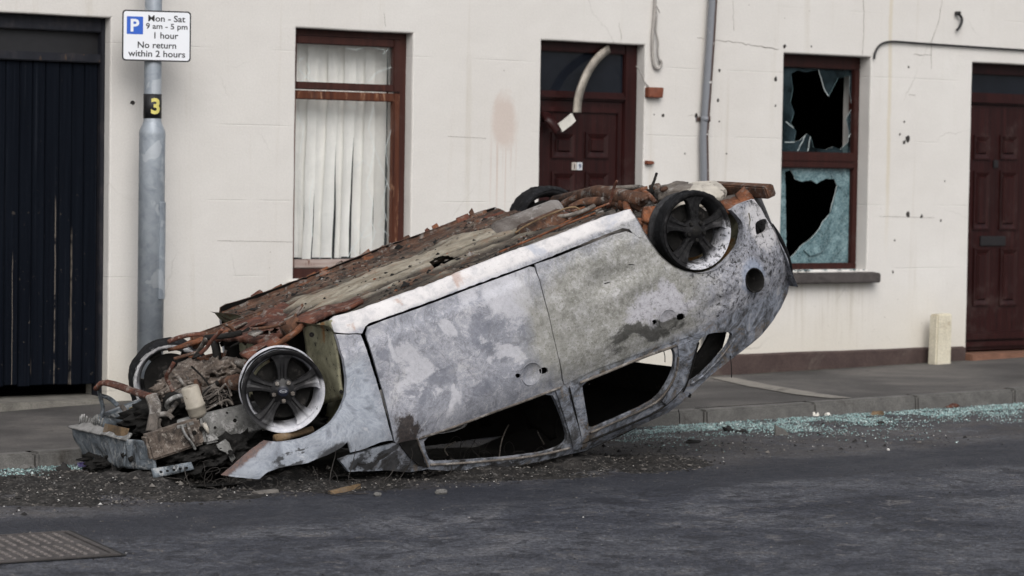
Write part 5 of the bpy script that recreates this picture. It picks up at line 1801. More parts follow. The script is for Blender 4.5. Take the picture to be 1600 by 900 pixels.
# --- wheels
def wheel_meshes():
    mb = MB(); mb.smooth = True
    prof = [(.2075, 0), (.2085, -.006), (.2065, -.012), (.196, -.016), (.186, -.03), (.180, -.06), (.171, -.085), (.171, -.105), (.183, -.135), (.186, -.150), (.197, -.160), (.2075, -.163), (.2085, -.169), (.2065, -.175), (.197, -.174), (.187, -.165), (.180, -.145), (.164, -.105), (.164, -.085), (.171, -.06), (.178, -.03), (.184, -.016), (.192, -.006), (.199, -.001), (.2075, 0)]
    mb.lathe((0, 0, 0), (0, 1, 0), [(r, h) for r, h in prof], 72, xdir=(1, 0, 0))
    mb.lathe((0, 0, 0), (0, 1, 0), [(.001, -.012), (.034, -.012), (.036, -.016), (.060, -.020), (.066, -.026), (.066, -.07), (.001, -.07)], 40)
    mb.smooth = False
    for k in range(5):
        a = R_(SP0 + 72 * k)
        d = Vector((math.cos(a), 0, math.sin(a))); s = Vector((-math.sin(a), 0, math.cos(a)))
        # (r, half width, face height, side drop)
        st = [(.045, .028, -.020), (.075, .024, -.020), (.105, .026, -.018), (.14, .034, -.016), (.165, .044, -.014), (.184, .060, -.010)]
        rings = []
        for r, hw, y in st:
            gw = hw * .42
            gd = .007 if r < .13 else .004
            sec = [(-hw, y - .034), (-hw, y - .006), (-hw + .004, y), (-gw, y + .001), (-gw * .35, y - gd), (gw * .35, y - gd), (gw, y + .001), (hw - .004, y), (hw, y - .006), (hw, y - .034)]
            rings.append([mb.vert(d * math.sqrt(max(r * r - q * q * .9, 1e-4)) + s * q + Vector((0, h, 0))) for q, h in sec])
        mb.face(rings[0]); mb.face(rings[-1][::-1])
        for u, v in zip(rings, rings[1:]):
            for i in range(len(u)):
                mb.face([u[i], u[(i + 1) % len(u)], v[(i + 1) % len(u)], v[i]])
    rim = mb.mesh('wheel')
    mb = MB()
    for k in range(5):
        a = R_(SP0 + 36 + 72 * k)
        mb.lathe(Vector((math.cos(a) * .049, 0, math.sin(a) * .049)), (0, 1, 0), [(.0115, -.02), (.0115, -.006), (.008, -.003), (.001, -.003)], 6)
    nuts = mb.mesh('wheel_nuts')
    mb = MB(); mb.smooth = True
    mb.lathe((0, 0, 0), (0, 1, 0), [(.001, -.009), (.024, -.010), (.029, -.013), (.031, -.02)], 28)
    cap = mb.mesh('hub_cap')
    mb = MB()
    mb.lathe((0, 0, 0), (0, 1, 0), [(.05, -.085), (.145, -.085), (.145, -.105), (.05, -.105), (.05, -.085)], 40)
    mb.lathe((0, 0, 0), (0, 1, 0), [(.001, -.07), (.07, -.07), (.075, -.16), (.001, -.16)], 24)
    disc = mb.mesh('brake_disc')
    return rim, nuts, cap, disc
SP0 = -92 + 17
RIM, NUTS, CAP, DISC = wheel_meshes()
RIM.materials.append(M['rim']); NUTS.materials.append(M['rustgrey']); CAP.materials.append(M['badge']); DISC.materials.append(M['char'])
RIM2 = RIM.copy(); RIM2.materials.clear(); RIM2.materials.append(M['rim2'])
CAP2, NUTS2 = CAP.copy(), NUTS.copy()
for q in (CAP2, NUTS2): q.materials.clear(); q.materials.append(M['char'])
def wheel(loc, rz, badge=False, tyre=None, seed=1):
    w = bpy.data.objects.new('wheel', RIM if badge or seed == 9 else RIM2); COL.objects.link(w); w.parent = car
    w.location = loc; w.rotation_euler = (0, 0, rz)
    for nm, me in (('wheel_nuts', NUTS if badge else NUTS2), ('hub_cap', CAP if badge else CAP2), ('brake_disc', DISC)):
        o = bpy.data.objects.new(nm, me); COL.objects.link(o); o.parent = w
    if badge:
        mb = MB()
        # oval badge with a pale rim and script lettering; upside down like the car
        ang = R_(17)
        bx_, bz_ = Vector((math.cos(ang), 0, math.sin(ang))), Vector((-math.sin(ang), 0, math.cos(ang)))
        ri = []
        for r0, h in ((1.0, -.0088), (.86, -.0088), (.86, -.0095), (1, -.0095)):
            ri.append([mb.vert(bx_ * (.0195 * r0 * math.cos(2 * math.pi * k / 24)) + bz_ * (.0088 * r0 * math.sin(2 * math.pi * k / 24)) + Vector((0, h, 0))) for k in range(24)])
        for i in range(3):
            for k in range(24): mb.face([ri[i][k], ri[i][(k + 1) % 24], ri[i + 1][(k + 1) % 24], ri[i + 1][k]])
        ang2 = ang + math.pi
        f = lambda u, v: Vector((-math.cos(ang2) * u, -.0088, -math.sin(ang2) * u)) + Vector((-math.sin(ang2), 0, math.cos(ang2))) * -v
        text_mesh(mb, 'Ford', .026, .0095, None, None, lambda u, v: bx_ * u - bz_ * v + Vector((0, -.0086, 0)), None, .02)
        o = mb.build('badge', M['badgeletter'], w, world=False)
    if tyre == 'burnt':
        mb = MB(); mb.smooth = True
        rows = []
        n_ = 90
        dpt = .55 if seed == 6 else 1.0
        for i in range(n_):
            a = 2 * math.pi * i / n_
            k = (.1 if seed == 6 else .75) + .55 * noise.noise(Vector((math.cos(a) * 2.2 + seed, math.sin(a) * 2.2, 0))) + .25 * noise.noise(Vector((math.cos(a) * 9 + seed, math.sin(a) * 9, 0)))
            k = max(.12, k)
            row = []
            for (r, y) in ((.206, -.010), (.211, -.014), (.214 + .013 * k, -.03), (.215 + .016 * k, -.055), (.211 + .015 * k, -.075), (.216 + .017 * k, -.09), (.212 + .015 * k, -.115), (.217 + .017 * k, -.135), (.214 + .014 * k, -.165), (.206, -.185)):
                rr = r + .005 * noise.noise(Vector((a * 9, y * 60, seed))) + .004 * noise.noise(Vector((a * 26, y * 150, seed)))
                row.append(mb.vert((rr * math.cos(a), y * dpt, rr * math.sin(a))))
            rows.append(row)
        for i in range(n_):
            u, v = rows[i], rows[(i + 1) % n_]
            for j in range(9): mb.face([u[j], u[j + 1], v[j + 1], v[j]])
        mb.build('tyre_remnant', M['tyre'], w, world=False)
    if tyre == 'bead':
        # only thin rings of bead wire and char left round the rim
        mb = MB(); mb.smooth = True
        for y in (-.022, -.05, -.085, -.12, -.148):
            r = {-.022: .1985, -.05: .190, -.085: .188, -.12: .190, -.148: .198}[y]
            pts = [((r + .0035 * noise.noise(Vector((k * .4, y * 99, seed)))) * Vector((math.cos(2 * math.pi * k / 60), 0, math.sin(2 * math.pi * k / 60))) + Vector((0, y + .004 * noise.noise(Vector((k * .3, y * 50, 5))), 0))) for k in range(61)]
            mb.tube(pts, .0045, 5, caps=False)
        mb.build('bead_wire', M['tyre'], w, world=False)
    return w
wheel(hubF, R_(16), True, 'bead', 3)
wheel(hubR, R_(0), False, 'burnt', 6)
hubFF = LY(281, 592, -.60) + Vector((0, -.17, 0))
wf = wheel(hubFF, R_(180 + 16), False, 'burnt', 9)
mb = MB(); mb.smooth = True            # frayed pale cord round the inner edge of the far front wheel
rows = []
for i in range(80):
    a = 2 * math.pi * i / 80
    f_ = noise.noise(Vector((math.cos(a) * 5, math.sin(a) * 5, 2)))
    rows.append([mb.vert((r * math.cos(a), y, r * math.sin(a))) for r, y in ((.209, -.170), (.2095, -.180 - .012 * abs(f_)), (.197 - .03 * max(0, f_), -.183 - .01 * f_), (.190 - .035 * max(0, f_), -.178))])
for i in range(80):
    u, v = rows[i], rows[(i + 1) % 80]
    for j in range(3): mb.face([u[j], u[j + 1], v[j + 1], v[j]])
mb.build('frayed_cord', M['tyrewire'], wf, world=False)
hubFR = LY(862, 352, -.64) + Vector((0, -.17, 0))
wheel(hubFR, R_(180), False, 'burnt', 12)

# --- front running gear and engine bay
def T(*pts):
    """points given as (px, py, y) in the photograph, y = side offset in the car"""
    return [LY(*p) for p in pts]
# subframe: rusty pressed cradle between the front wheels
mb = MB()
def slab(mb, top, drop, mats=None):
    """plate whose corner points are given; drop = thickness vector"""
    n = len(top)
    a = [mb.vert(p) for p in top]; b = [mb.vert(Vector(p) + Vector(drop)) for p in top]
    mb.face(a); mb.face(b[::-1])
    for k in range(n): mb.face([a[k], b[k], b[(k + 1) % n], a[(k + 1) % n]])
mb = MB(); mb.smooth = True
grid_plate(mb, [LY(318, 527, -.30), LY(440, 474, -.34), LY(520, 496, .34), LY(402, 531, .36)], 34, 26, .025, .026, 9, 2, lambda u, v: ((u - .3) / .12) ** 2 + ((v - .75) / .16) ** 2 < 1)
cpart(mb, 'subframe', M['rustred'])
mb = MB(); mb.smooth = True
grid_plate(mb, [LY(262, 545, -.34), LY(352, 508, -.34), LY(372, 512, -.22), LY(306, 534, -.28)], 10, 5, .02, .010, 9, 4)
cpart(mb, 'subframe_horn', M['rustorange'])
mb = MB(); mb.smooth = True
box_beam(mb, LY(300, 535, -.32), LY(420, 492, -.34), .03, .075, (0, 0, 1), .006)
crumple(mb, .008, 9, 3)
cpart(mb, 'subframe_side', M['rust'])
mb = MB(); mb.smooth = True
grid_plate(mb, [LY(455, 494, .28), LY(560, 464, .30), LY(566, 470, .5), LY(470, 506, .5)], 14, 8, .02, .016, 9, 8)
cpart(mb, 'floor_bracket', M['rustred'])
# near and far control arms
for pts, r in ((T((385, 570, .42), (404, 556, .48), (430, 540, .55), (462, 520, .55), (470, 512, .5)), [.026, .036, .034, .03, .03]),
               (T((305, 566, -.52), (330, 555, -.42), (352, 556, -.36)), [.022, .018, .02])):
    mb = MB(); mb.smooth = True; mb.tube(smooth_path(pts), [r[min(len(r) - 1, int(k * len(r) / 18))] for k in range(18)] if False else .026, 10, flat=.6); crumple(mb, .006, 14, 1); cpart(mb, 'control_arm', M['rustorange'])
mb = MB(); mb.smooth = True
grid_plate(mb, [LY(374, 552, .40), LY(430, 523, .46), LY(452, 540, .60), LY(398, 566, .58)], 10, 8, .022, .008, 12, 6, lambda u, v: ((u - .45) / .13) ** 2 + ((v - .5) / .16) ** 2 < 1)
cpart(mb, 'control_arm', M['rustred'])
mb = MB(); mb.smooth = True; q0, q1 = T((444, 518, .40), (466, 505, .40)); mb.tube([q0, q1], .045, 16); cpart(mb, 'bush', M['rust'])
# anti-roll link, hoses
mb = MB(); mb.smooth = True; mb.tube(smooth_path(T((334, 530, -.2), (338, 545, -.18), (340, 562, -.15), (334, 580, -.12))), .023, 10); cpart(mb, 'coolant_hose', M['char'])
mb = MB(); mb.smooth = True; mb.tube(smooth_path(T((352, 538, -.1), (372, 528, -.05), (390, 515, .0))), .017, 10); cpart(mb, 'track_rod', M['char'])
mb = MB(); mb.smooth = True; mb.tube(smooth_path(T((296, 556, -.5), (312, 562, -.45), (332, 562, -.35))), .012, 8); cpart(mb, 'track_rod', M['rustorange'])
mb = MB(); mb.smooth = True
pts = smooth_path(T((352, 564, .0), (366, 566, .1), (384, 570, .2)), 3)
mb.tube(pts, [.022 + .004 * (k % 2) for k in range(len(pts))], 10); cpart(mb, 'bellows', M['rustgrey'])
# drive shafts
mb = MB(); mb.smooth = True; mb.tube(T((325, 602, .1), (370, 598, .45)), .026, 12); mb.tube(T((353, 599, .3), (370, 597, .5)), [.034, .042], 12); cpart(mb, 'drive_shaft', M['rust'])
mb = MB(); mb.smooth = True; mb.tube(T((262, 592, -.62), (300, 594, -.2)), .03, 12); cpart(mb, 'drive_shaft', M['char'])
# engine and gearbox: melted ashen lumps
mb = lump(LY(308, 596, -.02), (.20, .24, .085), 3.3, .5, 9, 5); cpart(mb, 'engine', M['ashlump'])
mb = lump(LY(345, 588, .08), (.10, .14, .07), 8.3, .6, 10, 5); cpart(mb, 'gearbox', M['ashlump'])
mb = lump(LY(285, 640, -.05), (.26, .36, .12), 5.1, .4, 8, 5); cpart(mb, 'cylinder_head', M['char'])
mb = lump(LY(430, 665, .1), (.30, .40, .14), 2.2, .4, 8, 5); cpart(mb, 'heater_box', M['soot'])
for px, py, yy, r_, sd in ((285, 716, .25, (.22, .32, .075), 1.7), (350, 706, .40, (.20, .22, .10), 6.1), (190, 712, -.15, (.16, .30, .06), 9.4), (420, 712, .50, (.20, .18, .08), 3.9)):
    mb = lump(LY(px, py, yy), r_, sd, .5, 9, 5)
    mb.v = [tuple(crush(Vector(q), .01)) for q in mb.v]
    cpart(mb, 'charred_debris', M['char'])
mb = MB(); mb.smooth = True; mb.tube(T((262, 632, .05), (300, 618, .22)), [.05, .058], 18); cpart(mb, 'starter_motor', M['rustgrey'])
mb = MB(); mb.smooth = True; mb.lathe(LY(276, 630, .2), (.1, 1, .1), [(.001, .02), (.05, .02), (.055, .01), (.055, -.05), (.001, -.05)], 20); cpart(mb, 'pulley', M['char'])
mb = MB(); mb.smooth = True; mb.tube(T((318, 618, .28), (340, 606, .34)), .03, 14); cpart(mb, 'pipe_stub', M['rustgrey'])
# pale canister standing on the near rail
qa, qb = LY(296, 604, .46), LY(311, 652, .46)
ax = (qb - qa).normalized()
L = (qb - qa).length
mb = MB(); mb.smooth = True
mb.lathe(qa, ax, [(.001, 0), (.040, .0), (.046, .006), (.047, L * .58), (.051, L * .60), (.051, L * .66), (.047, L * .68), (.046, L * .88), (.034, L * .99), (.001, L)], 28)
cpart(mb, 'canister', M['canister'])
mb = MB(); mb.smooth = True; mb.tube(T((318, 661, .50), (323, 670, .51), (326, 678, .51)), [.013, .011, .006], 8); cpart(mb, 'melted_drip', M['silver'])
mb = MB(); grid_plate(mb, [LY(277, 656, .40), LY(300, 649, .42), LY(302, 660, .50), LY(276, 667, .50)], 6, 4, .012, .004, 15, 2); cpart(mb, 'canister_bracket', M['railsteel'])
# bundle of burnt wires
cb = random.Random(2)
mb = MB(); mb.smooth = True
for k in range(16):
    o_ = Vector((cb.uniform(-.03, .03), cb.uniform(-.06, .06), cb.uniform(-.04, .03)))
    P_ = T((315, 632, .34), (332, 622, .36), (345, 614, .38), (352, 628, .42))
    P_ = [p + o_ + Vector((cb.uniform(-.02, .02), cb.uniform(-.02, .02), cb.uniform(-.025, .025))) for p in P_]
    mb.tube(smooth_path(P_), cb.uniform(.003, .007), 5)
cpart(mb, 'wiring_loom', M['rustgrey'])
ce = random.Random(17)
for k in range(44):
    px, py, yy = ce.uniform(255, 362), 0, 0
    py = 628 - (px - 255) * .35 + ce.uniform(-22, 22); yy = ce.uniform(-.25, .34)
    a_ = LY(px, py, yy)
    mb = MB(); mb.smooth = True
    kind = ce.random()
    dr = Vector((ce.gauss(0, 1), ce.gauss(0, 1), ce.gauss(0, .7))).normalized()
    if kind < .45:
        P_ = [a_]
        for q in range(4):
            dr = (dr + Vector((ce.gauss(0, .5), ce.gauss(0, .5), ce.gauss(0, .5)))).normalized(); P_.append(P_[-1] + dr * ce.uniform(.03, .06))
        mb.tube(smooth_path(P_), ce.uniform(.005, .015), 7); nm = 'burnt_pipe'
    elif kind < .75:
        box_beam(mb, a_, a_ + dr * ce.uniform(.05, .12), ce.uniform(.02, .05), ce.uniform(.015, .04), (0.1, .2, 1), .004); crumple(mb, .006, 20, k); nm = 'engine_bracket'
    else:
        mb.lathe(a_, dr, [(.001, 0), (.02, 0), (.024, .01), (.018, .03), (.022, .04), (.001, .045)], 12); crumple(mb, .004, 25, k); nm = 'engine_fitting'
    cpart(mb, nm, M[ce.choice(['rust', 'rustgrey', 'ashlump', 'char', 'rustred', 'char', 'railsteel'])])
# near chassis rail in two scorched halves, far rail
yr = .46
mb = MB()
a0, a1 = LY(228, 700, yr), LY(312, 672, yr)
up = (LY(300, 645, yr) - LY(312, 682, yr)).normalized()
box_beam(mb, a0, a1, .08, .135, up, .012); crumple(mb, .004, 12, 2)
cpart(mb, 'chassis_rail', M['ashlump'])
mb = MB(); mb.smooth = False
b1 = LY(420, 646, yr)
box_beam(mb, a1 + (a1 - a0).normalized() * .001, b1, .085, .15, up, .014)
cpart(mb, 'chassis_rail', M['railsteel'])
for px, py, r in ((367, 657, .010), (315, 670, .012), (304, 676, .011), (355, 645, .005), (336, 668, .007)):
    c = LY(px, py, yr + .0435); mb = MB(); mb.lathe(c, (0, 1, 0), [(r, -.01), (r, .0015), (.001, .0015)], 14); cpart(mb, 'rail_hole', M['soot'])
mb = MB(); mb.smooth = True; mb.tube(smooth_path(T((284, 664, .515), (288, 678, .52), (300, 692, .52), (305, 702, .52))), .011, 8, flat=.6); cpart(mb, 'rail_brace', M['railsteel'])
mb = MB(); mb.smooth = True; mb.tube(smooth_path(T((293, 660, .515), (296, 674, .52), (303, 690, .52))), .008, 8); cpart(mb, 'rail_brace', M['rustgrey'])
mb = MB()
c0, c1 = LY(150, 672, -.42), LY(262, 628, -.44)
box_beam(mb, c0, c1, .08, .135, up, .012); crumple(mb, .005, 10, 5)
cpart(mb, 'chassis_rail', M['bluesteel'])
mb = MB(); box_beam(mb, LY(204, 652, -.36), LY(238, 636, -.36), .05, .09, up, .01); crumple(mb, .006, 10, 8); cpart(mb, 'rail_gusset', mat_rust('yellowish_steel', (.05, .045, .03), (.14, .115, .06), (.26, .19, .06), .15))
# front crossmember: blue-grey plate across the nose with a turned flange
mb = MB(); mb.smooth = True
tl, tm, tr_ = LY(110, 668, -.52), LY(196, 686, .28), LY(227, 689, .47)
bl_, bm_, br_ = LY(134, 718, -.50), LY(196, 732, .28), LY(243, 735, .50)
grid_plate(mb, [tl, tm, bm_, bl_], 30, 10, .012, .016, 9, 1)
cpart(mb, 'front_crossmember', M['bluesteel'])
mb = MB(); mb.smooth = True
grid_plate(mb, [tm + Vector((.0, .003, 0)), tr_, br_, bm_ + Vector((0, .003, 0))], 12, 10, .012, .013, 10, 6)
cpart(mb, 'crossmember_end', M['bluesteel'])
for px, py in ((195, 711), (206, 717)):
    t_ = (px - 134) / 110
    c = LY(px, py, .27 + (px - 195) * .006) + Vector((-.012, 0, 0)); mb = MB(); mb.lathe(c, (-1, 0, .1), [(.013, -.02), (.013, .004), (.001, .004)], 12); cpart(mb, 'plate_hole', M['soot'])
mb = MB(); mb.smooth = True
grid_plate(mb, [tl + Vector((-.012, 0, 0)), LY(201, 688, .30) + Vector((-.012, 0, 0)), LY(208, 680, .28), LY(128, 660, -.46)], 30, 6, .008, .010, 14, 3)
cpart(mb, 'crossmember_flange', M['railsteel'])
mb = MB()
ra, rb_ = LY(124, 664, -.46), LY(158, 666, -.18)
for k in range(11):
    p = ra.lerp(rb_, k / 10); mb.tube([p, p + Vector((.02, .01, -.045 - .012 * math.sin(k)))], .005, 5)
cpart(mb, 'radiator_fins', M['railsteel'])
mb = MB(); g0, g1 = LY(163, 678, -.05), LY(198, 686, .22)
grid_plate(mb, [g0, g1, g1 + Vector((.03, 0, -.045)), g0 + Vector((.03, 0, -.045))], 14, 3, .012, .003, 12, 7); cpart(mb, 'radiator_core', M['strut'])
# rusty radiator support arch
mb = MB(); mb.smooth = True
ar = smooth_path(T((150, 608, -.40), (160, 596, -.36), (182, 602, -.20), (210, 612, .02), (236, 620, .18)), 1)
for a, b in zip(ar, ar[1:]): pass
mb.tube(ar, .026, 8, flat=.55); crumple(mb, .006, 16, 2); cpart(mb, 'radiator_support', M['rustred'])
mb = MB(); mb.smooth = True
mb.tube(smooth_path(T((236, 617, .18), (244, 640, .24), (240, 655, .28), (238, 674, .30)), 2), .032, 8, flat=.45); crumple(mb, .006, 16, 9); cpart(mb, 'support_leg', M['rustgrey'])
mb = MB(); mb.smooth = True
mb.tube(smooth_path(T((248, 648, .26), (262, 646, .28), (270, 654, .30)), 2), .014, 8); mb.tube(smooth_path(T((250, 655, .28), (247, 664, .29), (252, 672, .30)), 2), .011, 8); cpart(mb, 'support_bracket', M['rustgrey'])
mb = MB(); mb.smooth = True
mb.tube(smooth_path(T((153, 604, -.42), (158, 626, -.40), (162, 640, -.40), (154, 660, -.40)), 2), .024, 8, flat=.4); mb.tube(smooth_path(T((158, 618, -.40), (172, 622, -.36), (184, 634, -.34)), 2), .017, 8, flat=.5)
cpart(mb, 'support_leg', M['bluesteel'])
mb = MB(); mb.smooth = True
mb.tube(smooth_path(T((190, 634, -.30), (200, 648, -.26), (206, 664, -.22), (212, 678, -.20)), 2), .014, 8, flat=.6); cpart(mb, 'support_leg', M['rustgrey'])
# bonnet crushed flat under the nose, bits of bumper steel
mb = MB(); mb.smooth = True
rows = []
for i in range(30):
    x = -.72 + 1.35 * i / 29
    row = []
    for j in range(26):
        y = -.66 + 1.34 * j / 25
        row.append(mb.vert(crush(Vector((x, y, .70 + .22 * (x + .7) + .03 * noise.noise(Vector((x * 5, y * 5, 3))))), .015 + .02 * abs(noise.noise(Vector((x * 6, y * 6, 9)))))))
    rows.append(row)
for u, v in zip(rows, rows[1:]):
    for j in range(25): mb.face([u[j], u[j + 1], v[j + 1], v[j]])
cpart(mb, 'crushed_bonnet', M['char'])
mb = MB(); mb.smooth = True
grid_plate(mb, [LY(236, 732, .56), LY(298, 722, .60), LY(303, 733, .62), LY(240, 747, .58)], 12, 3, .012, .006, 12, 1); cpart(mb, 'slotted_strip', M['bluesteel'])
for k in range(5):
    c = LY(252 + 10 * k, 737.5 - 1.6 * k, .625); mb = MB(); mb.lathe(c, (0, 1, 0), [(.006, -.01), (.006, .003), (.001, .003)], 8); cpart(mb, 'strip_slot', M['soot'])
mb = MB(); mb.smooth = True
grid_plate(mb, [LY(338, 694, .60), LY(352, 686, .58), LY(372, 712, .64), LY(364, 722, .66)], 14, 8, .006, .026, 16, 5); cpart(mb, 'headlamp_bracket', M['railsteel'])
mb = MB(); mb.smooth = True
q0, q1 = LY(430, 686, .78), LY(488, 671, .74)
mb.tube([q0, q0.lerp(q1, .35), q0.lerp(q1, .36), q1], [.0235, .0225, .019, .018], 16); cpart(mb, 'damper_tube', M['strut'])

# --- rear running gear and exhaust
mb = MB(); mb.smooth = True
e0, e1 = LY(770, 372, .02), LY(878, 330, .05)
ax = (e1 - e0).normalized(); Ls = (e1 - e0).length
mb.lathe(e0, ax, [(.001, 0), (.04, .0), (.075, .03), (.08, .06), (.08, Ls - .04), (.07, Ls - .01), (.04, Ls), (.001, Ls)], 24)
cpart(mb, 'silencer', mat_rust('ashen_silencer', (.075, .062, .055), (.16, .145, .135), (.24, .225, .215), .25, (.30, .285, .28), sc=4))
mb = MB(); mb.smooth = True
e2, e3 = LY(812, 372, .28), LY(884, 342, .30)
ax = (e3 - e2).normalized(); Ls = (e3 - e2).length
mb.lathe(e2, ax, [(.001, 0), (.04, .0), (.066, .02), (.07, .05), (.07, Ls - .03), (.06, Ls - .01), (.001, Ls)], 24)
cpart(mb, 'silencer', M['rust'])
mb = MB(); mb.smooth = True; mb.tube(smooth_path(T((870, 342, .25), (882, 336, .25), (890, 342, .28), (892, 352, .30))), .024, 12); cpart(mb, 'exhaust_pipe', M['rustred'])
mb = MB(); mb.smooth = True; mb.tube(smooth_path(T((892, 326, -.05), (910, 315, .0), (940, 314, .1), (962, 316, .2), (972, 324, .28))), .024, 14); crumple(mb, .006, 14, 3); cpart(mb, 'exhaust_pipe', M['rust'])
mb = MB(); mb.smooth = True; mb.tube(smooth_path(T((780, 404, .5), (830, 380, .42), (874, 352, .36), (915, 332, .40), (952, 318, .42))), .0065, 6); cpart(mb, 'brake_line', M['rustorange'])
mb = MB(); mb.smooth = True; mb.tube(smooth_path(T((805, 364, .4), (822, 352, .38), (856, 336, .36), (893, 322, .35), (906, 326, .36), (912, 342, .4))), .0055, 6); cpart(mb, 'brake_line', M['strut'])
mb = MB(); mb.smooth = True; mb.tube(smooth_path(T((780, 394, .62), (830, 374, .66), (880, 352, .68), (930, 333, .70))), .006, 6); cpart(mb, 'brake_line', M['rustorange'])
# rear axle beam and links
mb = MB(); mb.smooth = True; mb.tube(T((868, 316, -.55), (935, 300, .0), (1005, 312, .50)), .04, 12); crumple(mb, .008, 9, 5); cpart(mb, 'rear_axle', M['rust'])
for pts, r, mt in ((T((962, 318, .2), (985, 303, .3), (1012, 295, .35)), .018, 'rustorange'), (T((990, 320, .4), (1012, 330, .5), (1030, 330, .6)), .024, 'rust'), (T((905, 306, -.2), (928, 297, -.1), (960, 294, 0), (1000, 292, .1)), .014, 'rustgrey'),
                   (T((1000, 292, .2), (1012, 298, .25), (1020, 312, .3), (1024, 322, .35)), .012, 'rustgrey'), (T((978, 318, .35), (984, 340, .5), (1000, 352, .6)), .022, 'rustorange'), (T((1006, 300, .4), (1016, 306, .5), (1024, 316, .55)), .014, 'rustorange'), (T((870, 330, -.4), (882, 318, -.3), (905, 306, -.2)), .022, 'rust')):
    mb = MB(); mb.smooth = True; mb.tube(smooth_path(pts), r, 8); crumple(mb, .004, 18, r * 99); cpart(mb, 'suspension_link', M[mt])
mb = MB(); mb.smooth = True; mb.lathe(LY(1024, 296, .2), (.2, -.2, -1), [(.001, .03), (.03, .03), (.034, .02), (.034, -.08), (.001, -.08)], 16); cpart(mb, 'bump_stop', M['rust'])
mb = MB(); mb.smooth = True
c0 = LY(975, 318, .30); mb.add_bm(lump(c0, (.05, .05, .04), 4, .5, 8, 3).__class__() and (lambda b: (bmesh.ops.create_icosphere(b, subdivisions=3, radius=.035), [setattr(v, 'co', v.co + c0) for v in b.verts], b)[2])(bmesh.new())); cpart(mb, 'link_joint', M['rustorange'])
mb = MB(); mb.smooth = True
grid_plate(mb, [LY(1008, 322, .60), LY(1034, 322, .62), LY(1036, 356, .64), LY(1004, 344, .62)], 8, 8, .05, .008, 12, 4); cpart(mb, 'hub_carrier', M['rustorange'])
mb = MB(); mb.smooth = True
grid_plate(mb, [LY(996, 340, .58), LY(1034, 346, .60), LY(1036, 386, .64), LY(1014, 378, .62)], 8, 8, .03, .010, 12, 9); cpart(mb, 'trailing_arm', M['rustorange'])
# pale melted fuel tank above the wheel
mb = lump(LY(1086, 310, .34), (.17, .20, .085), 7.7, .10, 3, 5); cpart(mb, 'fuel_tank', M['silver'])
mb = lump(LY(1052, 306, .25), (.12, .18, .07), 3.7, .3, 6, 4); cpart(mb, 'heat_shield', M['rustgrey'])
# rear bumper beam and towing bracket
mb = MB()
t0, t1 = LY(1116, 297, -.05), LY(1196, 296, .42)
b0 = LX(1117, 290, S(1200, 345).x - .03)
Lb = LX(1206, 298, S(1206, 350).x + .03)
xb = S(1200, 345).x + .02
p_far = LX(1118, 294, xb); p_near = LX(1204, 299, xb)
box_beam(mb, p_far, p_near, .06, .065, (0, 0, 1), .008); crumple(mb, .006, 10, 4)
cpart(mb, 'bumper_beam', M['rust'])
mb = MB(); mb.smooth = True
grid_plate(mb, [LY(1148, 303, .60), LY(1164, 289, .60), LY(1178, 310, .70), LY(1160, 320, .72)], 8, 8, .03, .008, 12, 4); cpart(mb, 'towing_eye_bracket', M['rustorange'])
mb = MB(); mb.smooth = True
grid_plate(mb, [LY(1124, 314, .60), LY(1156, 304, .60), LY(1164, 319, .72), LY(1138, 330, .72)], 8, 8, .02, .008, 12, 7); cpart(mb, 'chassis_leg', M['rustorange'])
mb = MB(); box_beam(mb, LY(1132, 300, .1), LY(1168, 306, .5), .06, .07, (0, 0, 1), .008); cpart(mb, 'chassis_leg', M['char'])

# loose burnt scale and ash lying on the upturned floor
rf = random.Random(33)
mb = MB()
def chip_up(mb, c, s):
    a = rf.uniform(0, 6.28)
    k = 4
    b = [mb.vert((c[0] + s * 1.5 * math.cos(a + 6.283 * i / k) * rf.uniform(.5, 1.2), c[1] + s * math.sin(a + 6.283 * i / k) * rf.uniform(.5, 1.2), c[2])) for i in range(k)]
    t = mb.vert((c[0], c[1], c[2] - s * rf.uniform(.3, .9)))
    for i in range(k): mb.face([b[i], b[(i + 1) % k], t])
for k in range(4200):
    x = rf.uniform(.4, 2.1)
    y = rf.choice((rf.uniform(.3, .78), rf.uniform(-.78, -.35), rf.uniform(-.75, .75)))
    if noise.noise(Vector((x * 5, y * 5, 6))) < rf.uniform(-.3, .25): continue
    r = rf.random(); mb.mi = 0 if r < .62 else (1 if r < .84 else (2 if r < .93 else 3))
    chip_up(mb, (x, y, floor_z(x, y) + .003), rf.uniform(.004, .013) * (2.2 if rf.random() < .04 else 1))
o = cpart(mb, 'floor_ash', [M['char'], M['rustgrey'], M['rustorange'], M['ashlump']])
o['kind'] = 'stuff'

# tangled rusty odds and ends of the rear suspension
ce = random.Random(41)
for k in range(34):
    px = ce.uniform(872, 1036)
    py = 336 - (px - 872) * .17 + ce.uniform(-14, 16); yy = ce.uniform(-.30, .42)
    a_ = LY(px, py, yy)
    mb = MB(); mb.smooth = True
    kind = ce.random()
    dr = Vector((ce.gauss(0, 1), ce.gauss(0, 1), ce.gauss(0, .12))).normalized()
    if kind < .6:
        P_ = [a_]
        for q in range(4):
            dr = (dr + Vector((ce.gauss(0, .4), ce.gauss(0, .4), ce.gauss(0, .12)))).normalized(); P_.append(P_[-1] + dr * ce.uniform(.03, .07))
        mb.tube(smooth_path(P_), ce.uniform(.004, .014), 7); nm = 'rusty_rod'
    else:
        box_beam(mb, a_, a_ + dr * ce.uniform(.05, .13), ce.uniform(.02, .05), ce.uniform(.008, .03), (0.1, .2, 1), .004); crumple(mb, .007, 20, k); nm = 'rear_bracket'
    cpart(mb, nm, M[ce.choice(['rust', 'rustgrey', 'rustorange', 'char', 'rustred', 'char', 'rust'])])

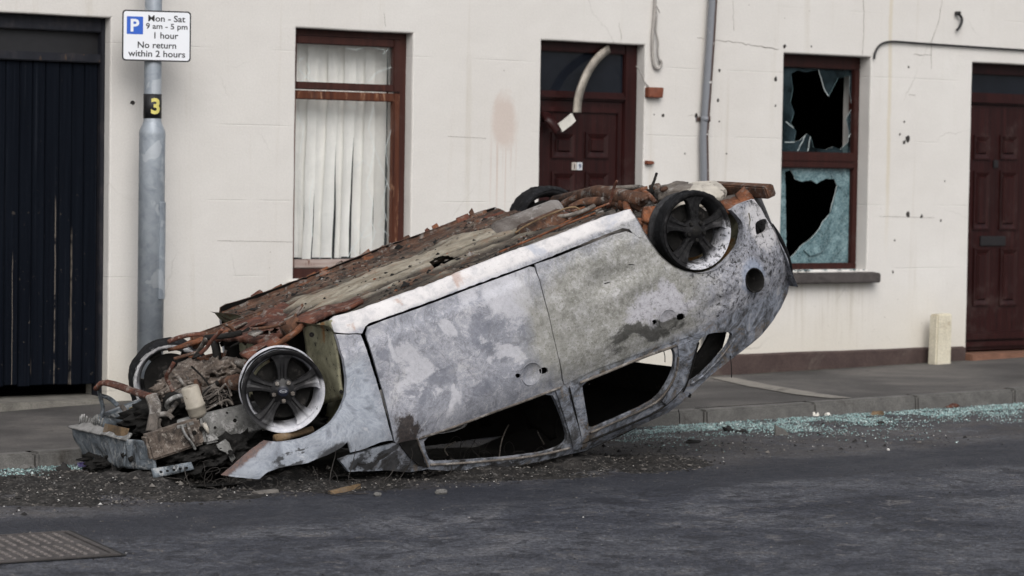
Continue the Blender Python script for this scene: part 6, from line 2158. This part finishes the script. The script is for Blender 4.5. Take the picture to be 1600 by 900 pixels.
# charred scraps and pipes lying over the cradle between the front wheels
ce = random.Random(77)
for k in range(26):
    px = ce.uniform(300, 520); py = 535 - (px - 300) * .21 + ce.uniform(-10, 26); yy = ce.uniform(-.25, .40)
    a_ = LY(px, py, yy)
    mb = MB(); mb.smooth = True
    dr = Vector((ce.gauss(0, 1), ce.gauss(0, 1), ce.gauss(0, .12))).normalized()
    if ce.random() < .55:
        P_ = [a_]
        for q in range(4):
            dr = (dr + Vector((ce.gauss(0, .35), ce.gauss(0, .35), ce.gauss(0, .08)))).normalized(); P_.append(P_[-1] + dr * ce.uniform(.03, .07))
        mb.tube(smooth_path(P_), ce.uniform(.005, .016), 7); nm = 'burnt_pipe'
    else:
        box_beam(mb, a_, a_ + dr * ce.uniform(.05, .16), ce.uniform(.03, .07), ce.uniform(.008, .02), (0.1, .2, 1), .004); crumple(mb, .010, 16, k); nm = 'torn_bracket'
    cpart(mb, nm, M[ce.choice(['rust', 'rustgrey', 'char', 'rust', 'char', 'rustred', 'ashlump'])])

# torn, rusted flaps curling up along the far seam
ce = random.Random(55)
for k in range(15):
    x = .42 + 1.6 * (k + ce.uniform(.1, .9)) / 15
    w = ce.uniform(.03, .10); h = ce.uniform(.012, .035); yy = -.765 - ce.uniform(0, .02)
    mb = MB(); mb.smooth = True
    grid_plate(mb, [Vector((x, yy, .145)), Vector((x + w, yy, .145)), Vector((x + w * ce.uniform(.6, 1.1), yy - .03, .12 - h)), Vector((x + w * .15, yy - .03, .12 - h * ce.uniform(.4, 1)))], 6, 4, .004, .008, 22, k)
    cpart(mb, 'torn_flange', M[ce.choice(['rustorange', 'rust', 'rustred'])])

# ================================================================== DEBRIS ON THE ROAD
rd_ = random.Random(21)
def chip(mb, c, s, flat=.6):
    a = rd_.uniform(0, 6.28)
    k = 3 + int(rd_.random() * 2.5)
    b = [mb.vert((c[0] + s * math.cos(a + 6.283 * i / k) * rd_.uniform(.6, 1.1), c[1] + s * math.sin(a + 6.283 * i / k) * rd_.uniform(.6, 1.1), c[2] + rd_.uniform(0, .3) * s)) for i in range(k)]
    t = mb.vert((c[0] + rd_.uniform(-.3, .3) * s, c[1] + rd_.uniform(-.3, .3) * s, c[2] + s * flat * rd_.uniform(.6, 1.6)))
    for i in range(k): mb.face([b[i], b[(i + 1) % k], t])
M['gran'] = mat_plain('teal_glass_granules', (.14, .245, .24), .3, var=.6, sc=16, bump=0, spec=.8)
M['gran2'] = mat_plain('pale_glass_granules', (.36, .46, .45), .25, var=.3, sc=16, bump=0, spec=.8)
M['gran3'] = mat_plain('dusty_glass_granules', (.075, .085, .088), .4, var=.4, sc=16, bump=0)
def scatter_glass(name, label, n_, fn):
    mb = MB()
    k = 0
    while k < n_:
        X, Y, dens = fn()
        if dens < rd_.random(): continue
        k += 1
        r = rd_.random()
        mb.mi = 0 if r < .5 else (1 if r < .72 else 2)
        chip(mb, (X, Y, z_road(X) + rd_.uniform(0, .006)), rd_.uniform(.003, .0078) * (1.4 if rd_.random() < .05 else 1), .8)
    o = mb.build(name, [M['gran'], M['gran2'], M['gran3']])
    props(o, label, 'broken glass', kind='stuff')
def f_right():
    X = rd_.uniform(-1.2, 4.2)
    d = abs(rd_.gauss(0, 1)) * (.36 + .2 * noise.noise(Vector((X * 1.2, 0, 0)))) + .02
    cl = .45 + 1.3 * noise.noise(Vector((X * 2.6, d * 6, 5))) + .5 * noise.noise(Vector((X * 9, d * 14, 2)))
    return X, KY - d, max(0.05, cl) * (1 if X > -.6 else .5)
scatter_glass('shattered_glass', 'glittering teal carpet of shattered window glass in the gutter right of the car', 22000, f_right)
def f_left():
    X = rd_.uniform(-6, -4.25); d = .04 + abs(rd_.gauss(.12, .14))
    return X, KY - d, .6 + .5 * noise.noise(Vector((X * 3, d * 5, 1)))
scatter_glass('shattered_glass', 'pale scatter of shattered glass in the gutter left of the car nose', 2600, f_left)

M['ash'] = mat_rust('black_ash_and_grit', (.005, .005, .005), (.016, .0145, .0135), (.04, .036, .033), .10, (.22, .21, .20), sc=14)
M['chipd'] = mat_plain('charred_chips', (.014, .013, .0125), .85, var=.5, sc=9, bump=0)
M['chipg'] = mat_plain('grey_grit', (.12, .11, .10), .85, var=.5, sc=9, bump=0)
M['chipw'] = mat_plain('white_ash_flakes', (.50, .49, .47), .8, var=.25, sc=9, bump=0)
def ash_mask(X, Y):
    # distance-like mask hugging the car's outline on the ground
    a = Vector((-4.75, -3.1)); b = Vector((-1.75, -3.68))
    p = Vector((X, Y)); t = max(0, min(1, (p - a).dot(b - a) / (b - a).length_squared))
    q = a.lerp(b, t)
    d = (p - q).length
    w = .92 - .42 * t
    return max(0, 1 - d / w)
mb = MB(); mb.smooth = True
NXA, NYA = 190, 90
gr_ = {}
for i in range(NXA + 1):
    for j in range(NYA + 1):
        X = -5.5 + 5.0 * i / NXA; Y = -4.25 + 2.03 * j / NYA
        m = ash_mask(X, Y)
        h = m * .10 * (.55 + .8 * noise.noise(Vector((X * 3, Y * 3, 1)))) - .012 + .020 * m * noise.noise(Vector((X * 13, Y * 13, 4))) + .014 * min(1, m * 3) * noise.noise(Vector((X * 31, Y * 31, 7)))
        gr_[i, j] = (X, Y, min(h, .055 + .05 * max(0, 1 - abs(X + 4.25) / .7) * min(1, m * 2)))
idx = {}
for i in range(NXA):
    for j in range(NYA):
        q = [(i, j), (i + 1, j), (i + 1, j + 1), (i, j + 1)]
        if max(gr_[k][2] for k in q) < -.001: continue
        f = []
        for k in q:
            if k not in idx:
                X, Y, h = gr_[k]
                idx[k] = mb.vert((X, Y, z_road(X) + max(h, -.004)))
            f.append(idx[k])
        mb.face(f)
props(mb.build('ash_heap', M['ash']), 'low black heap of ash and burnt scraps under and around the wreck', 'ash', kind='stuff')
mb = MB()
k = 0
while k < 9000:
    X = rd_.uniform(-5.6, .9); Y = rd_.uniform(-4.35, -2.24)
    m = ash_mask(X, Y)
    if X > -1.5: m = max(m, .22 * max(0, 1 - abs(Y + 3.15) / .8) * max(0, 1 - (X + 1.5) / 2.4))
    m = max(m, .05 if Y > -3.9 else 0)
    if rd_.random() > min(1, m * 1.6): continue
    k += 1
    r = rd_.random()
    mb.mi = 0 if r < .58 else (1 if r < .955 else 2)
    s = rd_.uniform(.003, .010) * (1 if rd_.random() < .93 else 2.2)
    if mb.mi == 2: s *= .75
    h = max(0, m * .10 * (.55 + .8 * noise.noise(Vector((X * 3, Y * 3, 1)))) - .012)
    chip(mb, (X, Y, z_road(X) + min(h, .05)), s, .6)
props(mb.build('grit', [M['chipd'], M['chipg'], M['chipw']]), 'grit and white ash flakes strewn over the road round the wreck', 'debris', kind='stuff')

# countable scraps
def rock(px, py, r, mat, name, label, cat, seed, flat=.6, group=None):
    c = GR(px, py)
    bm = bmesh.new(); bmesh.ops.create_icosphere(bm, subdivisions=2, radius=1)
    for v in bm.verts:
        d = v.co.normalized()
        kk = 1 + .45 * noise.noise(d * 1.3 + Vector((seed, 0, 0))) + .25 * noise.noise(d * 3 + Vector((0, seed, 0)))
        v.co = c + Vector((d.x * r[0] * kk, d.y * r[1] * kk, (d.z + .55) * r[2] * kk))
    mb = MB(); mb.add_bm(bm)
    props(mb.build(name, mat), label, cat, group)
rock(1138, 674, (.035, .03, .022), M['chipd'], 'charred_lump', 'charred black lump lying at the edge of the teal glass', 'debris', 3, group='charred lumps on the road')
rock(1160, 677, (.045, .02, .015), M['chipd'], 'charred_lump', 'low flat charred scrap between the black lump and the upright block', 'debris', 7, group='charred lumps on the road')
rock(1082, 692, (.05, .03, .014), M['chipd'], 'charred_lump', 'flat charred scrap on the road nearest the rear of the wreck', 'debris', 9, group='charred lumps on the road')
rock(1370, 649, (.06, .03, .018), M['strut'], 'dead_leaf', 'curled brown scrap on the glass below the kerb', 'litter', 5)
rock(1376, 663, (.03, .02, .014), M['chipd'], 'charred_lump', 'small black lump on the glass under the brown scrap', 'debris', 11, group='charred lumps on the road')
rock(1272, 650, (.05, .025, .02), M['trimwhite'], 'paper_scrap', 'crumpled pale paper scrap on the glass by the kerb', 'litter', 2, group='paper scraps by the kerb')
rock(1293, 650, (.022, .018, .014), M['trimwhite'], 'paper_scrap', 'tiny pale paper scrap just right of the crumpled one', 'litter', 6, group='paper scraps by the kerb')
rock(1488, 637, (.05, .02, .018), M['rustred'], 'brick_chip', 'reddish chip lying against the kerb at the far right', 'debris', 8)
rock(1388, 704, (.010, .009, .008), M['chipw'], 'pebble', 'small white pebble alone on the dark road', 'stone', 4)
rock(690, 772, (.034, .022, .018), M['kerb'], 'stone', 'flat grey stone lying in front of the windscreen pillar', 'stone', 12, group='stones on the road')
rock(590, 775, (.020, .018, .013), M['kerb'], 'stone', 'small pale stone left of the flat grey stone', 'stone', 14, group='stones on the road')
rock(42, 734, (.035, .03, .02), M['kerb'], 'stone', 'pale stone lying in the gutter at the left edge', 'stone', 15, group='stones on the road')
c = GR(1222, 680)
mb = MB(); u_ = Vector((.8, -.5, 0)).normalized(); v_ = Vector((.5, .8, 0)).normalized()
pts = []
for z in (0, 1):
    for a, b in ((-1, -1), (1, -1), (1, 1), (-1, 1)):
        pts.append(c + u_ * (.045 * a * (1 - .25 * z) - .012 * z) + v_ * (.016 * b) + Vector((0, 0, z * (.068 if a < 0 else .035) - .004)))
mb.hexa(pts, .004); props(mb.build('broken_block', M['chipg2'] if 'chipg2' in M else M['kerb']), 'dark wedge-shaped block standing upright on the shattered glass', 'debris')
M['purple'] = mat_plain('purple_foil', (.15, .12, .30), .3, var=.7, sc=40, bump=.6, spots=(.5, .48, .6))
rock(136, 731, (.05, .03, .02), M['purple'], 'crisp_packet', 'crumpled purple foil wrapper in the gutter by the car nose', 'litter', 21)
rock(98, 738, (.04, .035, .03), M['chipd'], 'charred_lump', 'charred black lump beside the purple wrapper', 'debris', 22, group='charred lumps on the road')
mb = MB()
a, b = GR(515, 772), GR(562, 765)
mb.hexa([a + Vector((0, -.02, .0)), b + Vector((0, -.015, 0)), b + Vector((0, .015, 0)), a + Vector((0, .02, 0)), a + Vector((0, -.018, .014)), b + Vector((0, -.012, .03)), b + Vector((0, .012, .03)), a + Vector((0, .018, .014))], .002)
props(mb.build('wood_splinter', M['strut']), 'pale splintered strip of wood on the ash in front of the wing', 'debris')
mb = MB()
a, b = GR(398, 772), GR(432, 769)
mb.hexa([a + Vector((0, -.03, .0)), b + Vector((0, -.025, 0)), b + Vector((0, .025, 0)), a + Vector((0, .03, 0)), a + Vector((0, -.028, .010)), b + Vector((0, -.022, .016)), b + Vector((0, .022, .016)), a + Vector((0, .028, .010))], .002)
props(mb.build('metal_scrap', M['chipg']), 'flat grey scrap on the ash below the tip of the wing', 'debris')
# tangles of burnt tyre wire
M['wirem'] = mat_plain('burnt_wire', (.035, .031, .028), .8, var=.4, bump=0)
def tangle(name, label, boxes, n_, seed):
    r = random.Random(seed)
    mb = MB(); mb.smooth = True
    for k in range(n_):
        px, py, sx, sy = r.choice(boxes)
        c = GR(px + r.gauss(0, sx), py + 6 + r.gauss(0, sy))
        p = c + Vector((0, r.uniform(-.05, .2), r.uniform(0, .03)))
        d = Vector((r.gauss(0, 1), r.gauss(0, 1), r.gauss(.25, .7))).normalized()
        pts = [p]
        curl = Vector((r.gauss(0, 1), r.gauss(0, 1), r.gauss(0, 1))) * .5
        for i in range(9):
            d = (d + d.cross(curl) * .6 + Vector((r.gauss(0, .2), r.gauss(0, .2), r.gauss(-.05, .2)))).normalized()
            p = p + d * .026
            if p.z < z_road(p.x) + .003: p.z = z_road(p.x) + .003; d.z = abs(d.z)
            pts.append(p)
        mb.tube(pts, r.uniform(.0012, .0026), 4, caps=False)
    props(mb.build(name, M['wirem']), label, 'wire', kind='stuff')
tangle('wire_tangle', 'tangle of fine burnt wire under the front crossmember and wing tip', [(410, 745, 22, 10), (300, 748, 40, 7), (350, 752, 45, 6), (420, 725, 20, 15)], 230, 3)
tangle('wire_tangle', 'thin wisps of burnt wire under the front door window', [(720, 722, 40, 6), (760, 725, 60, 5), (560, 760, 40, 4)], 46, 8)
# loose wires standing up inside the window openings
mb = MB(); mb.smooth = True
for (pts) in (((780, 714, .35), (783, 690, .35), (790, 672, .33), (795, 664, .3)), ((700, 712, .4), (692, 700, .4), (712, 690, .4)), ((850, 694, .35), (838, 672, .3), (842, 656, .3))):
    mb.tube(smooth_path(T(*pts)), .004, 5)
cpart(mb, 'loose_wire', M['rustgrey'])
for px, py0, py1, x_ in ((1037, 548, 566, None), (1060, 640, 662, None), (1141, 556, 590, None)):
    mb = MB(); mb.smooth = True
    a = S(px, py0); b = LY(px + 2, py1, a.y)
    mb.tube([a, a.lerp(b, .5) + Vector((.004, 0, 0)), b], .0025, 5); cpart(mb, 'hanging_wire', M['soot'])

# loose stone chips all over the road surface
mb = MB()
k = 0
while k < 9000:
    px = rd_.uniform(-40, 1640); py = rd_.uniform(640, 925)
    c = GR(px, py)
    if c.y > KY - .05 or noise.noise(Vector((c.x * 1.5, c.y * 1.5, 8))) < rd_.uniform(-.5, .3): continue
    k += 1
    r = rd_.random(); mb.mi = 0 if r < .50 else (1 if r < .93 else 2)
    chip(mb, (c.x, c.y, z_road(c.x) - .001), rd_.uniform(.002, .0055) * (1 if rd_.random() < .97 else 1.8) * (.7 if mb.mi == 2 else 1), .5)
props(mb.build('loose_chippings', [M['chipd'], M['chipg'], M['chipw']]), 'tiny loose stone chips scattered over the tarmac in the foreground', 'grit', kind='stuff')
